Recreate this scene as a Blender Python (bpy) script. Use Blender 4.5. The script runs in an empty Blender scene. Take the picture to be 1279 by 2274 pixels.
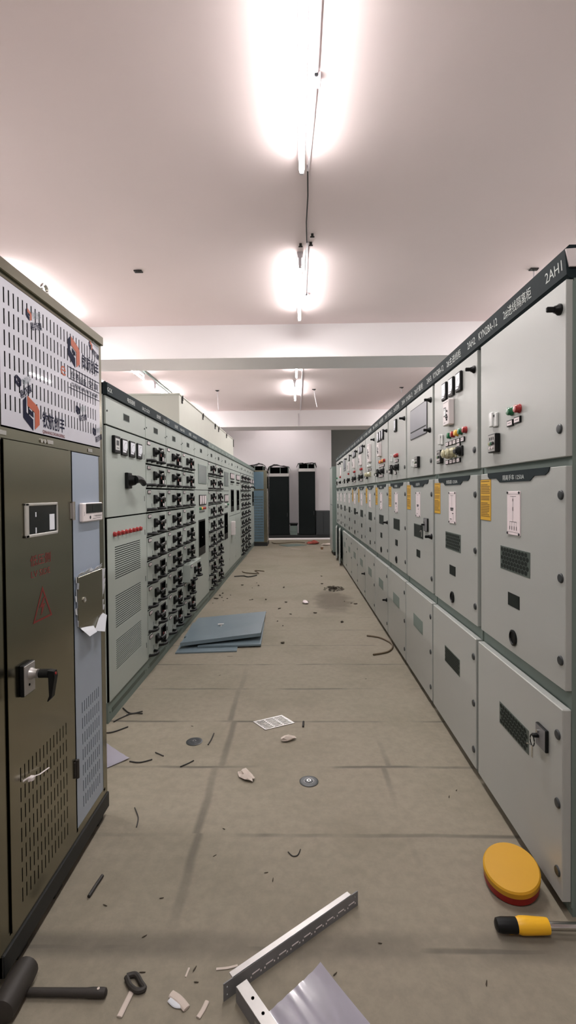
import bpy, bmesh, math, random
from mathutils import Vector, Matrix

random.seed(7)
S = bpy.context.scene
COL = S.collection
PI = math.pi
ZC = 3.89          # ceiling height
XR = 0.9127        # frame plane of the right row
XL = -1.1919       # front plane of the left row
Y0R = 1.6459       # near end of the right row


# ------------------------------------------------------------------ materials
def lin(c):
    return tuple((v / 12.92 if v <= 0.04045 else ((v + 0.055) / 1.055) ** 2.4) for v in (x / 255.0 for x in c))


def mat(name, rgb, rough=0.5, metal=0.0, var=0.06, vscale=6.0, bump=0.0, bscale=200.0, coat=0.0, spec=0.5,
        stretch=None, rvar=0.0):
    m = bpy.data.materials.new(name)
    m.use_nodes = True
    nt = m.node_tree
    b = nt.nodes['Principled BSDF']
    b.inputs['Roughness'].default_value = rough
    b.inputs['Metallic'].default_value = metal
    b.inputs['Coat Weight'].default_value = coat
    b.inputs['Specular IOR Level'].default_value = spec
    c = lin(rgb)
    tc = nt.nodes.new('ShaderNodeTexCoord')
    vec = tc.outputs['Object']
    if stretch:
        mp = nt.nodes.new('ShaderNodeMapping')
        mp.inputs['Scale'].default_value = stretch
        nt.links.new(vec, mp.inputs['Vector'])
        vec = mp.outputs['Vector']
    n = nt.nodes.new('ShaderNodeTexNoise')
    n.inputs['Scale'].default_value = vscale
    n.inputs['Detail'].default_value = 4.0
    nt.links.new(vec, n.inputs['Vector'])
    mx = nt.nodes.new('ShaderNodeMix')
    mx.data_type = 'RGBA'
    mx.inputs['A'].default_value = tuple(v * (1 - var) for v in c) + (1,)
    mx.inputs['B'].default_value = tuple(min(1, v * (1 + var)) for v in c) + (1,)
    nt.links.new(n.outputs['Fac'], mx.inputs['Factor'])
    nt.links.new(mx.outputs['Result'], b.inputs['Base Color'])
    if rvar:
        mr = nt.nodes.new('ShaderNodeMapRange')
        mr.inputs['To Min'].default_value = rough - rvar
        mr.inputs['To Max'].default_value = rough + rvar
        nt.links.new(n.outputs['Fac'], mr.inputs['Value'])
        nt.links.new(mr.outputs['Result'], b.inputs['Roughness'])
    if bump:
        n2 = nt.nodes.new('ShaderNodeTexNoise')
        n2.inputs['Scale'].default_value = bscale
        n2.inputs['Detail'].default_value = 3.0
        nt.links.new(vec, n2.inputs['Vector'])
        bp = nt.nodes.new('ShaderNodeBump')
        bp.inputs['Strength'].default_value = bump
        bp.inputs['Distance'].default_value = 0.002
        nt.links.new(n2.outputs['Fac'], bp.inputs['Height'])
        nt.links.new(bp.outputs['Normal'], b.inputs['Normal'])
    return m


def emit(name, rgb, strength):
    m = bpy.data.materials.new(name)
    m.use_nodes = True
    b = m.node_tree.nodes['Principled BSDF']
    b.inputs['Base Color'].default_value = (0.8, 0.8, 0.8, 1)
    b.inputs['Emission Color'].default_value = lin(rgb) + (1,)
    b.inputs['Emission Strength'].default_value = strength
    return m


M = {}
M['paint'] = mat('grey powder coat', (164, 167, 163), 0.36, var=0.03, spec=0.9, bump=0.12, bscale=420)
M['paint_left'] = mat('grey green powder coat', (162, 170, 164), 0.42, var=0.03, bump=0.1, bscale=420)
M['frame'] = mat('grey green paint and frame shade', (108, 122, 116), 0.5, var=0.04)
M['cream'] = mat('cream painted sheet', (188, 188, 178), 0.5, var=0.04)
M['header'] = mat('dark slate header paint', (30, 40, 43), 0.62, var=0.08, spec=0.12)
M['header_blue'] = mat('blue slate header paint', (52, 63, 68), 0.62, var=0.08, spec=0.12)
M['letter'] = mat('pale grey lettering', (196, 202, 198), 0.6, var=0.02)
M['letter_dark'] = mat('dark lettering', (46, 46, 50), 0.6, var=0.02)
M['black'] = mat('black plastic', (13, 15, 16), 0.45, var=0.1, spec=0.25)
M['black_matte'] = mat('black gap', (6, 7, 7), 0.9, var=0.1, spec=0.0)
M['base'] = mat('black base channel', (22, 24, 24), 0.55, var=0.2)
M['knob'] = mat('dark grey knob', (46, 50, 52), 0.4, var=0.1)
M['white'] = mat('white plastic', (222, 214, 214), 0.4, var=0.03)
M['plate'] = mat('white engraved plate', (226, 214, 216), 0.4, var=0.02)
M['glassy'] = mat('pale meter dial', (226, 229, 236), 0.3, var=0.03)
M['pane'] = mat('dark grey window pane', (112, 116, 124), 0.28, var=0.05, coat=0.1)
M['screen_grey'] = mat('grey screen glass', (134, 144, 142), 0.18, var=0.05, coat=0.3)
M['screen_black'] = mat('black screen', (10, 16, 18), 0.2, var=0.2, spec=0.35)
M['vent'] = mat('dark vent mesh', (72, 82, 76), 0.5, var=0.08)
M['vent_dark'] = mat('vent hole', (24, 31, 28), 0.6, var=0.1, spec=0.2)
M['yellow'] = mat('yellow sticker', (206, 160, 42), 0.45, var=0.06)
M['yellow_ink'] = mat('brown sticker ink', (104, 74, 14), 0.6, var=0.05)
M['red'] = mat('red lamp cap', (150, 26, 28), 0.25, var=0.08, coat=0.4)
M['green'] = mat('green lamp cap', (22, 104, 66), 0.25, var=0.08, coat=0.4)
M['amber'] = mat('amber lamp cap', (232, 176, 60), 0.25, var=0.08, coat=0.4)
M['red_print'] = mat('dark red print', (116, 34, 28), 0.6, var=0.05)
M['steel'] = mat('brushed stainless steel', (142, 139, 123), 0.2, 1.0, var=0.07, vscale=3, stretch=(1, 1, 0.12), rvar=0.05)
M['steel_bright'] = mat('bright steel', (198, 196, 192), 0.25, 1.0, var=0.05)
M['galv'] = mat('galvanised steel', (172, 170, 168), 0.38, 0.75, var=0.12, vscale=30)
M['dark_steel'] = mat('dark steel and flange shade', (122, 122, 124), 0.45, 0.25, var=0.12, vscale=20)
M['film_white'] = mat('lavender white film', (196, 196, 206), 0.3, 0.1, var=0.04, bump=0.25, bscale=18, coat=0.3)
M['film_blue'] = mat('pale blue film', (156, 168, 184), 0.38, 0.1, var=0.06, bump=0.3, bscale=14, coat=0.2)
M['film_deep'] = mat('deeper blue film', (92, 116, 130), 0.3, 0.2, var=0.08, bump=0.3, bscale=14, coat=0.3)
M['film_torn'] = mat('torn white film', (206, 210, 216), 0.4, var=0.05)
M['film_floor'] = mat('lilac plastic film', (200, 197, 209), 0.16, var=0.05, vscale=3, bump=0.3, bscale=6, coat=0.5)
M['navy'] = mat('navy print', (26, 28, 52), 0.7, var=0.03, spec=0.1)
M['orange'] = mat('orange print', (172, 74, 32), 0.5, var=0.05)
M['blue_sheet'] = mat('blue grey painted sheet', (108, 123, 131), 0.36, var=0.12, vscale=5)
M['wall'] = mat('white wall plaster', (236, 232, 233), 0.9, var=0.02, vscale=2, bump=0.2, bscale=40)
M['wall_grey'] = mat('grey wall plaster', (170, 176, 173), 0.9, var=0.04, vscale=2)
M['ceiling'] = mat('pinkish white ceiling plaster', (240, 224, 223), 0.92, var=0.025, vscale=1.3, bump=0.25, bscale=25)
M['pvc'] = mat('white pvc', (208, 200, 204), 0.4, var=0.03)
M['tube'] = emit('lit tube', (255, 251, 249), 230.0)
M['tube_fill'] = emit('added fill tube', (255, 251, 249), 12.0)
M['tube_back'] = emit('lit tube upper half', (255, 251, 249), 22.0)
M['rubber'] = mat('dark cable rubber', (38, 36, 34), 0.6, var=0.15)
M['brown'] = mat('brown cable', (92, 78, 58), 0.6, var=0.15)
M['dust'] = mat('dark leaf litter', (62, 54, 42), 0.9, var=0.3, vscale=40)
M['paper'] = mat('pale scrap paper', (196, 184, 174), 0.7, var=0.06)
M['red_cloth'] = mat('faded red cloth', (150, 72, 62), 0.9, var=0.15, vscale=20)
M['grip_yellow'] = mat('yellow rubber', (232, 176, 30), 0.42, var=0.05)
M['tin_red'] = mat('red plastic', (150, 22, 20), 0.45, var=0.08)
M['tin_yellow'] = mat('matte yellow plastic', (200, 150, 26), 0.55, var=0.05, vscale=12)
M['cab_black'] = mat('black server cabinet', (22, 27, 27), 0.7, var=0.1, spec=0.1)
M['bag'] = mat('black plastic sheeting', (34, 34, 36), 0.25, var=0.2, bump=0.6, bscale=30)
M['card'] = mat('brown card', (126, 96, 70), 0.8, var=0.1)
M['mallet'] = mat('dark rubber', (46, 42, 38), 0.6, var=0.2, vscale=20)
M['clear'] = mat('pale clear plastic', (206, 208, 206), 0.2, var=0.04, coat=0.4)
M['window_frame'] = mat('clear grey window frame', (172, 170, 164), 0.25, var=0.05, coat=0.3)
M['wrap'] = mat('yellowed plastic wrap', (178, 174, 142), 0.25, var=0.25, vscale=60, coat=0.4)


def floor_material():
    m = bpy.data.materials.new('dusty concrete cover slabs')
    m.use_nodes = True
    nt = m.node_tree
    N = nt.nodes
    L = nt.links
    b = N['Principled BSDF']
    b.inputs['Roughness'].default_value = 0.78
    tc = N.new('ShaderNodeTexCoord')
    sep = N.new('ShaderNodeSeparateXYZ')
    L.new(tc.outputs['Object'], sep.inputs[0])

    def math_(op, a, bb=None, clamp=False):
        n = N.new('ShaderNodeMath')
        n.operation = op
        n.use_clamp = clamp
        for i, v in enumerate((a, bb)):
            if v is None:
                continue
            if isinstance(v, (int, float)):
                n.inputs[i].default_value = v
            else:
                L.new(v, n.inputs[i])
        return n.outputs[0]

    def noise(scale, detail=4.0, vec=None, rough=0.5):
        n = N.new('ShaderNodeTexNoise')
        n.inputs['Scale'].default_value = scale
        n.inputs['Detail'].default_value = detail
        n.inputs['Roughness'].default_value = rough
        L.new(vec or tc.outputs['Object'], n.inputs['Vector'])
        return n.outputs['Fac']

    def ramp(v, lo, hi, a=0.0, c=1.0):
        n = N.new('ShaderNodeMapRange')
        n.interpolation_type = 'SMOOTHSTEP'
        n.inputs['From Min'].default_value = lo
        n.inputs['From Max'].default_value = hi
        n.inputs['To Min'].default_value = a
        n.inputs['To Max'].default_value = c
        L.new(v, n.inputs['Value'])
        return n.outputs['Result']

    x, y = sep.outputs[0], sep.outputs[1]
    wob = math_('MULTIPLY', math_('SUBTRACT', noise(3.0), 0.5), 0.03)
    yw = math_('ADD', y, wob)
    # slab joints across the aisle, every 0.515 m
    fr = math_('FRACT', math_('DIVIDE', math_('ADD', yw, 10.3 - 1.52 + 0.2575), 0.515))
    dj = math_('MULTIPLY', math_('ABSOLUTE', math_('SUBTRACT', fr, 0.5)), 0.515)
    joint = ramp(dj, 0.004, 0.016, 1.0, 0.0)
    breakup = ramp(noise(2.2, 3.0), 0.36, 0.62)
    fade = ramp(y, 3.4, 7.0, 1.0, 0.15)
    joint = math_('MULTIPLY', math_('MULTIPLY', joint, breakup), fade)
    # a broad dirty joint close to the near end
    band = ramp(math_('ABSOLUTE', math_('SUBTRACT', yw, 1.53)), 0.015, 0.07, 0.75, 0.0)
    band = math_('MULTIPLY', band, ramp(noise(1.7), 0.35, 0.6))
    # lengthwise joints
    row = math_('FLOOR', math_('DIVIDE', math_('SUBTRACT', y, 1.53), 0.515))
    jog = math_('MULTIPLY', math_('SINE', math_('MULTIPLY', row, 2.3)), 0.018)
    xw = math_('ADD', math_('ADD', x, jog), math_('MULTIPLY', math_('SUBTRACT', noise(2.0), 0.5), 0.05))
    l1 = ramp(math_('ABSOLUTE', math_('ADD', xw, 0.425)), 0.006, 0.028, 0.8, 0.0)
    l1 = math_('MULTIPLY', math_('MULTIPLY', l1, ramp(y, 3.0, 4.2, 1.0, 0.08)), ramp(y, 1.45, 1.75, 0.0, 1.0))
    l1 = math_('MULTIPLY', l1, ramp(noise(1.3), 0.3, 0.55, 0.35, 1.0))
    l2 = ramp(math_('ABSOLUTE', math_('SUBTRACT', xw, 0.45)), 0.005, 0.022, 0.7, 0.0)
    l2 = math_('MULTIPLY', math_('MULTIPLY', l2, ramp(noise(1.1), 0.42, 0.6)), ramp(y, 2.6, 3.6, 1.0, 0.0))
    lines = math_('MAXIMUM', math_('MAXIMUM', joint, band), math_('MAXIMUM', l1, l2))
    # swept-together dust by the right row
    dx = math_('DIVIDE', math_('SUBTRACT', x, 0.47), 0.30)
    dy = math_('DIVIDE', math_('SUBTRACT', y, 6.55), 0.75)
    rad = math_('SQRT', math_('ADD', math_('MULTIPLY', dx, dx), math_('MULTIPLY', dy, dy)))
    rad = math_('ADD', rad, math_('MULTIPLY', math_('SUBTRACT', noise(5.0), 0.5), 0.9))
    dust = ramp(rad, 0.45, 1.05, 0.75, 0.0)
    grime = ramp(noise(1.4, 6.0, rough=0.65), 0.42, 0.72, 0.0, 0.55)
    big = noise(0.6, 3.0)
    c1 = N.new('ShaderNodeMix')
    c1.data_type = 'RGBA'
    c1.inputs['A'].default_value = lin((130, 126, 109)) + (1,)
    c1.inputs['B'].default_value = lin((143, 132, 118)) + (1,)
    L.new(big, c1.inputs['Factor'])
    fine = N.new('ShaderNodeMix')
    fine.data_type = 'RGBA'
    fine.blend_type = 'MULTIPLY'
    fine.inputs['Factor'].default_value = 1.0
    L.new(c1.outputs['Result'], fine.inputs['A'])
    g = ramp(noise(22, 6.0, rough=0.7), 0.25, 0.75, 0.86, 1.06)
    cg = N.new('ShaderNodeCombineColor')
    for i in range(3):
        L.new(g, cg.inputs[i])
    L.new(cg.outputs[0], fine.inputs['B'])

    def over(prev, fac, rgb):
        n = N.new('ShaderNodeMix')
        n.data_type = 'RGBA'
        L.new(fac, n.inputs['Factor'])
        L.new(prev, n.inputs['A'])
        n.inputs['B'].default_value = lin(rgb) + (1,)
        return n.outputs['Result']
    c = over(fine.outputs['Result'], grime, (112, 106, 89))
    c = over(c, dust, (84, 75, 61))
    c = over(c, math_('MULTIPLY', lines, 0.7), (70, 67, 60))
    L.new(c, b.inputs['Base Color'])
    bp = N.new('ShaderNodeBump')
    bp.inputs['Strength'].default_value = 0.35
    bp.inputs['Distance'].default_value = 0.004
    L.new(math_('SUBTRACT', noise(45, 5.0), math_('MULTIPLY', lines, 1.2)), bp.inputs['Height'])
    L.new(bp.outputs['Normal'], b.inputs['Normal'])
    return m


M['floor'] = floor_material()

# ------------------------------------------------------------------ geometry
TXT = {}


def text_data(body, bold=0.0):
    if (body, bold) not in TXT:
        cu = bpy.data.curves.new('txt', 'FONT')
        cu.body = body
        cu.size = 1.0
        cu.offset = bold
        cu.resolution_u = 2
        ob = bpy.data.objects.new('txt', cu)
        COL.objects.link(ob)
        dg = bpy.context.evaluated_depsgraph_get()
        dg.update()
        me = bpy.data.meshes.new_from_object(ob.evaluated_get(dg))
        vs = [v.co.copy() for v in me.vertices]
        fs = [tuple(p.vertices) for p in me.polygons]
        bpy.data.objects.remove(ob)
        bpy.data.curves.remove(cu)
        bpy.data.meshes.remove(me)
        TXT[body, bold] = (vs, fs)
    return TXT[body, bold]


class MB:
    """collects shapes and links them as one mesh object"""

    def __init__(s):
        s.bm = bmesh.new()
        s.mi = 0

    def m(s, i):
        s.mi = i
        return s

    def _add(s, vs, fs):
        v = [s.bm.verts.new(p) for p in vs]
        out = []
        for f in fs:
            try:
                fc = s.bm.faces.new([v[i] for i in f])
                fc.material_index = s.mi
                out.append(fc)
            except ValueError:
                pass
        return v, out

    def box(s, x0, x1, y0, y1, z0, z1, bev=0.0, seg=1):
        vs = [(x, y, z) for x in (x0, x1) for y in (y0, y1) for z in (z0, z1)]
        v, f = s._add(vs, [(0, 1, 3, 2), (4, 6, 7, 5), (0, 4, 5, 1), (2, 3, 7, 6), (0, 2, 6, 4), (1, 5, 7, 3)])
        if bev:
            es = list({e for q in f for e in q.edges})
            r = bmesh.ops.bevel(s.bm, geom=es, offset=bev, segments=seg, affect='EDGES', profile=0.6)
            for q in r['faces']:
                q.material_index = s.mi
        return s

    def hexa(s, a, b):
        """solid between two quads a and b (four points each)"""
        s._add(list(a) + list(b), [(3, 2, 1, 0), (4, 5, 6, 7), (0, 1, 5, 4), (1, 2, 6, 5), (2, 3, 7, 6), (3, 0, 4, 7)])
        return s

    def prism(s, poly, y0, y1):
        n = len(poly)
        vs = [(x, y0, z) for x, z in poly] + [(x, y1, z) for x, z in poly]
        fs = [tuple(range(n)), tuple(range(2 * n - 1, n - 1, -1))]
        fs += [(i, i + n, (i + 1) % n + n, (i + 1) % n) for i in range(n)]
        s._add(vs, fs)
        return s

    def xprism(s, poly, x0, x1):
        """profile in (y, z) swept along x"""
        n = len(poly)
        vs = [(x0, y, z) for y, z in poly] + [(x1, y, z) for y, z in poly]
        fs = [tuple(range(n)), tuple(range(2 * n - 1, n - 1, -1))]
        fs += [(i, i + n, (i + 1) % n + n, (i + 1) % n) for i in range(n)]
        s._add(vs, fs)
        return s

    def cyl(s, c, axis, r, h, seg=16, r2=None):
        """cylinder or cone starting at c and running h along axis"""
        a = Vector(axis).normalized()
        u = a.orthogonal().normalized()
        w = a.cross(u)
        c = Vector(c)
        r2 = r if r2 is None else r2
        vs = [c + (u * math.cos(t) + w * math.sin(t)) * r for t in [2 * PI * i / seg for i in range(seg)]]
        vs += [c + a * h + (u * math.cos(t) + w * math.sin(t)) * r2 for t in [2 * PI * i / seg for i in range(seg)]]
        fs = [tuple(range(seg - 1, -1, -1)), tuple(range(seg, 2 * seg))]
        fs += [(i, (i + 1) % seg, (i + 1) % seg + seg, i + seg) for i in range(seg)]
        s._add(vs, fs)
        return s

    def lathe(s, prof, c=(0, 0, 0), axis=(0, 0, 1), seg=24):
        a = Vector(axis).normalized()
        u = a.orthogonal().normalized()
        w = a.cross(u)
        c = Vector(c)
        rings = []
        for r, h in prof:
            rings.append([s.bm.verts.new(c + a * h + (u * math.cos(2 * PI * i / seg) + w * math.sin(2 * PI * i / seg)) * max(r, 1e-5)) for i in range(seg)])
        for p, q in zip(rings, rings[1:]):
            for i in range(seg):
                f = s.bm.faces.new([p[i], p[(i + 1) % seg], q[(i + 1) % seg], q[i]])
                f.material_index = s.mi
        for ring, rev in ((rings[0], True), (rings[-1], False)):
            f = s.bm.faces.new(ring[::-1] if rev else ring)
            f.material_index = s.mi
        return s

    def tube(s, pts, r, seg=8, flat=1.0, taper=None):
        pts = [Vector(p) for p in pts]
        rings = []
        up = Vector((0, 0, 1))
        for i, p in enumerate(pts):
            d = (pts[min(i + 1, len(pts) - 1)] - pts[max(i - 1, 0)]).normalized()
            u = d.cross(up)
            if u.length < 1e-3:
                u = d.cross(Vector((0, 1, 0)))
            u.normalize()
            w = u.cross(d)
            rr = r if taper is None else r * taper[i]
            rings.append([s.bm.verts.new(p + u * math.cos(t) * rr + w * math.sin(t) * rr * flat) for t in [2 * PI * k / seg for k in range(seg)]])
        for a, b in zip(rings, rings[1:]):
            for k in range(seg):
                f = s.bm.faces.new([a[k], a[(k + 1) % seg], b[(k + 1) % seg], b[k]])
                f.material_index = s.mi
        for ring in (rings[0][::-1], rings[-1]):
            f = s.bm.faces.new(ring)
            f.material_index = s.mi
        return s

    def holed(s, x0, x1, z0, z1, holes, yf, th=0.002):
        """sheet facing -y at yf with rectangular holes cut through it; holes = (columns, rows) blocks"""
        t = bmesh.new()
        xs = {x0, x1}
        zs = {z0, z1}
        for cols, rows in holes:
            for a, b in cols:
                xs.update((a, b))
            for a, b in rows:
                zs.update((a, b))
        xs = sorted(xs)
        zs = sorted(zs)
        g = [[t.verts.new((x, yf, z)) for z in zs] for x in xs]

        def cut(x, z):
            for cols, rows in holes:
                if any(a < x < b for a, b in cols) and any(a < z < b for a, b in rows):
                    return True
            return False
        for i in range(len(xs) - 1):
            for j in range(len(zs) - 1):
                if not cut((xs[i] + xs[i + 1]) / 2, (zs[j] + zs[j + 1]) / 2):
                    t.faces.new((g[i][j], g[i + 1][j], g[i + 1][j + 1], g[i][j + 1]))
        loose = [v for v in t.verts if not v.link_faces]
        bmesh.ops.delete(t, geom=loose, context='VERTS')
        bmesh.ops.solidify(t, geom=t.faces[:], thickness=th)
        # keep the sheet behind yf
        ymin = min(v.co.y for v in t.verts)
        for v in t.verts:
            v.co.y += yf - ymin
        t.verts.index_update()
        s._add([v.co.copy() for v in t.verts], [tuple(v.index for v in f.verts) for f in t.faces])
        t.free()
        return s

    def text(s, body, x, z, size, y, fit=None, align='C', slant=0.0, turn=0.0, bold=0.0):
        """flat lettering lying in the plane y, centred or left-aligned at x, baseline z"""
        vs, fs = text_data(body, bold)
        if not vs:
            return s
        xmin = min(v.x for v in vs)
        xmax = max(v.x for v in vs)
        kx = size if fit is None else fit / (xmax - xmin)
        off = (xmin + xmax) / 2 if align == 'C' else xmin
        ct, st = math.cos(turn), math.sin(turn)
        out = []
        for v in vs:
            px = (v.x - off) * kx
            pz = v.y * size
            out.append((x + px * ct - pz * st, y, z + px * st + pz * ct))
        s._add(out, fs)
        return s

    def poly(s, pts, y):
        s._add([(x, y, z) for x, z in pts], [tuple(range(len(pts)))])
        return s

    def transform(s, mtx):
        bmesh.ops.transform(s.bm, matrix=mtx, verts=s.bm.verts[:])
        return s

    def build(s, name, mats, parent=None, loc=None, rot=None, label=None, normals=True):
        if normals:
            bmesh.ops.recalc_face_normals(s.bm, faces=s.bm.faces[:])
        for f in s.bm.faces:
            f.smooth = True
        for e in s.bm.edges:
            if len(e.link_faces) != 2 or e.calc_face_angle(0) > 0.55:
                e.smooth = False
        me = bpy.data.meshes.new(name)
        s.bm.to_mesh(me)
        s.bm.free()
        if not isinstance(mats, (list, tuple)):
            mats = [mats]
        for k in mats:
            me.materials.append(M[k])
        o = bpy.data.objects.new(name, me)
        COL.objects.link(o)
        if parent:
            o.parent = parent
        if loc:
            o.location = loc
        if rot:
            o.rotation_euler = rot
        if label:
            o['label'] = label
        return o


def tag(o, label=None, cat=None, group=None, kind=None):
    if label:
        o['label'] = label
    if cat:
        o['category'] = cat
    if group:
        o['group'] = group
    if kind:
        o['kind'] = kind
    return o


def thing(name, label, cat, loc=(0, 0, 0), rz=0.0, group=None):
    o = bpy.data.objects.new(name, None)
    o.empty_display_size = 0.1
    COL.objects.link(o)
    o.location = loc
    o.rotation_euler = (0, 0, rz)
    return tag(o, label, cat, group)


def children(o):
    return [c for c in bpy.data.objects if c.parent == o]


def copy_tree(o, parent=None):
    c = o.copy()
    COL.objects.link(c)
    if parent:
        c.parent = parent
    for ch in children(o):
        copy_tree(ch, c)
    return c


def struct(name, mb, m):
    return tag(mb.build(name, m), kind='structure')
EXPOSURE = 1.0

# ------------------------------------------------------------------ the room
struct('floor', MB().box(-4.13, 4.6, -4.0, 19.0, -0.1, 0.0), 'floor')
struct('ceiling', MB().box(-4.33, 4.8, -4.2, 19.2, ZC, ZC + 0.15), 'ceiling')
struct('wall_left', MB().box(-4.33, -4.13, -4.2, 19.2, -0.1, ZC), 'wall')
struct('wall_right', MB().box(4.6, 4.8, -4.2, 19.2, -0.1, ZC), 'wall')
struct('wall_near', MB().box(-4.13, 4.6, -4.2, -4.0, -0.1, ZC), 'wall')
struct('wall_far', MB().box(-4.13, 1.15, 16.6, 16.8, -0.1, ZC), 'wall')
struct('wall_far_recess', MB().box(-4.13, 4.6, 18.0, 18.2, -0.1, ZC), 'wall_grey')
struct('trim_1', MB().box(-4.13, 4.6, 7.2, 7.88, 3.412, ZC), 'wall')
struct('trim_2', MB().box(-4.13, 4.6, 14.6, 15.5, 3.412, ZC), 'wall')
struct('trim_3', MB().box(-1.6, 1.6, 15.25, 15.5, 0.0, 0.03), 'wall')

# ------------------------------------------------------------------ ceiling lights
def tube_light_proto():
    t = thing('tube_light', '', 'light')
    L = 1.58
    MB().xprism([(-0.03, 0.0), (0.03, 0.0), (0.022, -0.06), (-0.022, -0.06)], 0, L).transform(Matrix.Rotation(PI / 2, 4, 'Z')).build('batten', 'pvc', t)
    mb = MB()
    n = 12
    ring = [(0.0185 * math.cos(2 * PI * k / n), 0.0185 * math.sin(2 * PI * k / n)) for k in range(n)]
    for k in range(n):
        (xa, za), (xb, zb) = ring[k], ring[(k + 1) % n]
        mb.m(0 if k in (8, 9) else 1)._add([(xa, .028, za - .138), (xa, L - .028, za - .138), (xb, L - .028, zb - .138), (xb, .028, zb - .138)], [(0, 1, 2, 3)])
    mb.build('tube', ['tube', 'tube_back'], t)
    for y0, y1 in ((0.0, 0.028), (L - 0.028, L)):
        MB().box(-0.016, 0.016, y0, y1, -0.160, -0.055, 0.004).box(-0.006, 0.006, y0 - 0.004 if y0 else y1, y1 if y0 else y1 + 0.004, -0.145, -0.125).build('lamp_holder', 'pvc', t)
    return t


tl = tube_light_proto()
LIGHT_LABELS = {
    (0.049, 2.03): 'large lit tube light running out of the top edge above the aisle',
    (0.045, 5.06): 'lit tube light over the aisle just in front of the first ceiling beam',
    (0.0, 8.32): 'lit tube light over the aisle just behind the first ceiling beam',
    (-0.04, 10.75): 'small lit tube light over the aisle in front of the second beam',
    (-3.07, 8.32): 'lit tube light over the left row just behind the first beam',
    (-3.07, 10.67): 'lit tube light above the cream duct, half hidden by it',
    (-3.12, 5.15): 'tube light behind the stainless cabinet glowing on the ceiling',
    (-3.12, 2.06): 'tube light high above the stainless cabinet outside the frame',
    (3.3, 5.15): 'tube light behind the right row glowing on the ceiling',
    (3.3, 2.06): 'tube light over the right row outside the frame',
    (0.05, -1.07): 'tube light over the aisle behind the viewer',
    (-.45, 15.6): 'tube light tucked behind the second ceiling beam before the far wall',  # unseen lamp added to brighten the far wall
    (3.3, 8.46): 'tube light behind the right row beyond the first beam',
    (-3.07, 13.1): 'tube light over the far end of the left row, hidden by the cream duct',  # added out of view so the far wall gets more light
    (3.3, 13.1): 'tube light over the far end of the right row, hidden by the header strip',  # right-hand counterpart, also added to light the far wall
}
for i, ((lx, ly), lab) in enumerate(LIGHT_LABELS.items()):
    o = tl if i == 0 else copy_tree(tl)
    o.location = (lx, ly, ZC)
    if ly > 15:
        o.location = (lx + .79, ly, ZC)
        o.rotation_euler = (0, 0, PI / 2)
        for ch in children(o):
            if ch.name.startswith('tube'):      # the added fill light is weaker than the rest
                ch.data = ch.data.copy()
                ch.data.materials[0] = ch.data.materials[1] = M['tube_fill']
    tag(o, lab, 'light', 'ceiling tube lights')

# trunking, boxes and cables beside the tubes
def conduit(name, pts, r, m, label, flat=1.0):
    return tag(MB().tube(pts, r, 8, flat).build(name, m), label, 'conduit', 'ceiling trunking')


zc = ZC - 0.012
conduit('conduit', [(0.13, 1.2, zc), (0.128, 2.9, zc)], 0.014, 'pvc', 'white trunking beside the large tube light, ending at a square box')
conduit('conduit', [(0.13, 2.96, zc - 0.004), (0.12, 3.3, zc), (0.1, 3.78, zc)], 0.010, 'pvc', 'thinner white pipe leaving the near square box towards the tube end')
conduit('conduit', [(0.118, 4.85, zc), (0.118, 6.08, zc)], 0.012, 'pvc', 'white trunking beside the second aisle tube light')
conduit('conduit', [(0.10, 7.9, zc), (0.12, 9.2, zc), (0.11, 14.55, zc)], 0.016, 'pvc', 'grey pipe along the ceiling between the two beams over the aisle')
conduit('conduit', [(-3.0, 7.9, zc), (-3.02, 11.9, zc)], 0.022, 'frame', 'grey trunking between the two tube lights over the left row')
conduit('conduit', [(0.05, 14.589, ZC - 0.1), (0.05, 14.589, 3.42)], 0.012, 'pvc', 'pipe running down the face of the second beam')
tag(MB().tube([(0.095, 3.72, zc), (0.105, 4.1, zc), (0.1, 4.5, zc), (0.112, 4.9, zc), (0.10, 5.3, zc), (0.108, 5.5, zc)], 0.0055, 6).build('ceiling_cable', 'rubber'),
    'thin dark cable between the two nearest aisle tube lights', 'cable')


def junction_box(x, y, label, s=1.0):
    t = thing('junction_box', label, 'box', (x, y, ZC), 0, 'ceiling junction boxes')
    MB().box(-0.032 * s, 0.032 * s, -0.035 * s, 0.035 * s, -0.05 * s, 0, 0.004).build('box_body', 'pvc', t)
    MB().cyl((0.004, -0.036 * s, -0.025 * s), (0, -1, 0), 0.011 * s, 0.004, 12).cyl((0.004, -0.04 * s, -0.025 * s), (0, -1, 0), 0.005 * s, 0.003, 8).build('screw', 'knob', t)
    return t


junction_box(0.125, 2.95, 'square white junction box beside the large tube light')
junction_box(0.125, 6.12, 'small white junction box beside the second aisle tube light')
junction_box(0.06, 8.6, 'junction box by the aisle tube light behind the first beam')
junction_box(0.05, 11.6, 'junction box by the farthest aisle tube light', 0.8)


def ceiling_stub(x, y, label, drop=0.0, lean=0.0):
    t = thing('ceiling_hook', label, 'hook', (x, y, ZC), 0, 'hooks and wires left in the ceiling')
    MB().box(-0.045, 0.045, -0.03, 0.03, -0.012, 0.0, 0.003).box(-0.02, 0.03, -0.04, -0.01, -0.03, -0.01, 0.003).build('bracket', 'rubber', t)
    if drop:
        MB().tube([(0, 0, 0), (lean * 0.4, 0, -drop * 0.5), (lean, 0, -drop)], 0.009, 6).build('hanging_wire', 'pvc', t)
    return t


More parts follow.
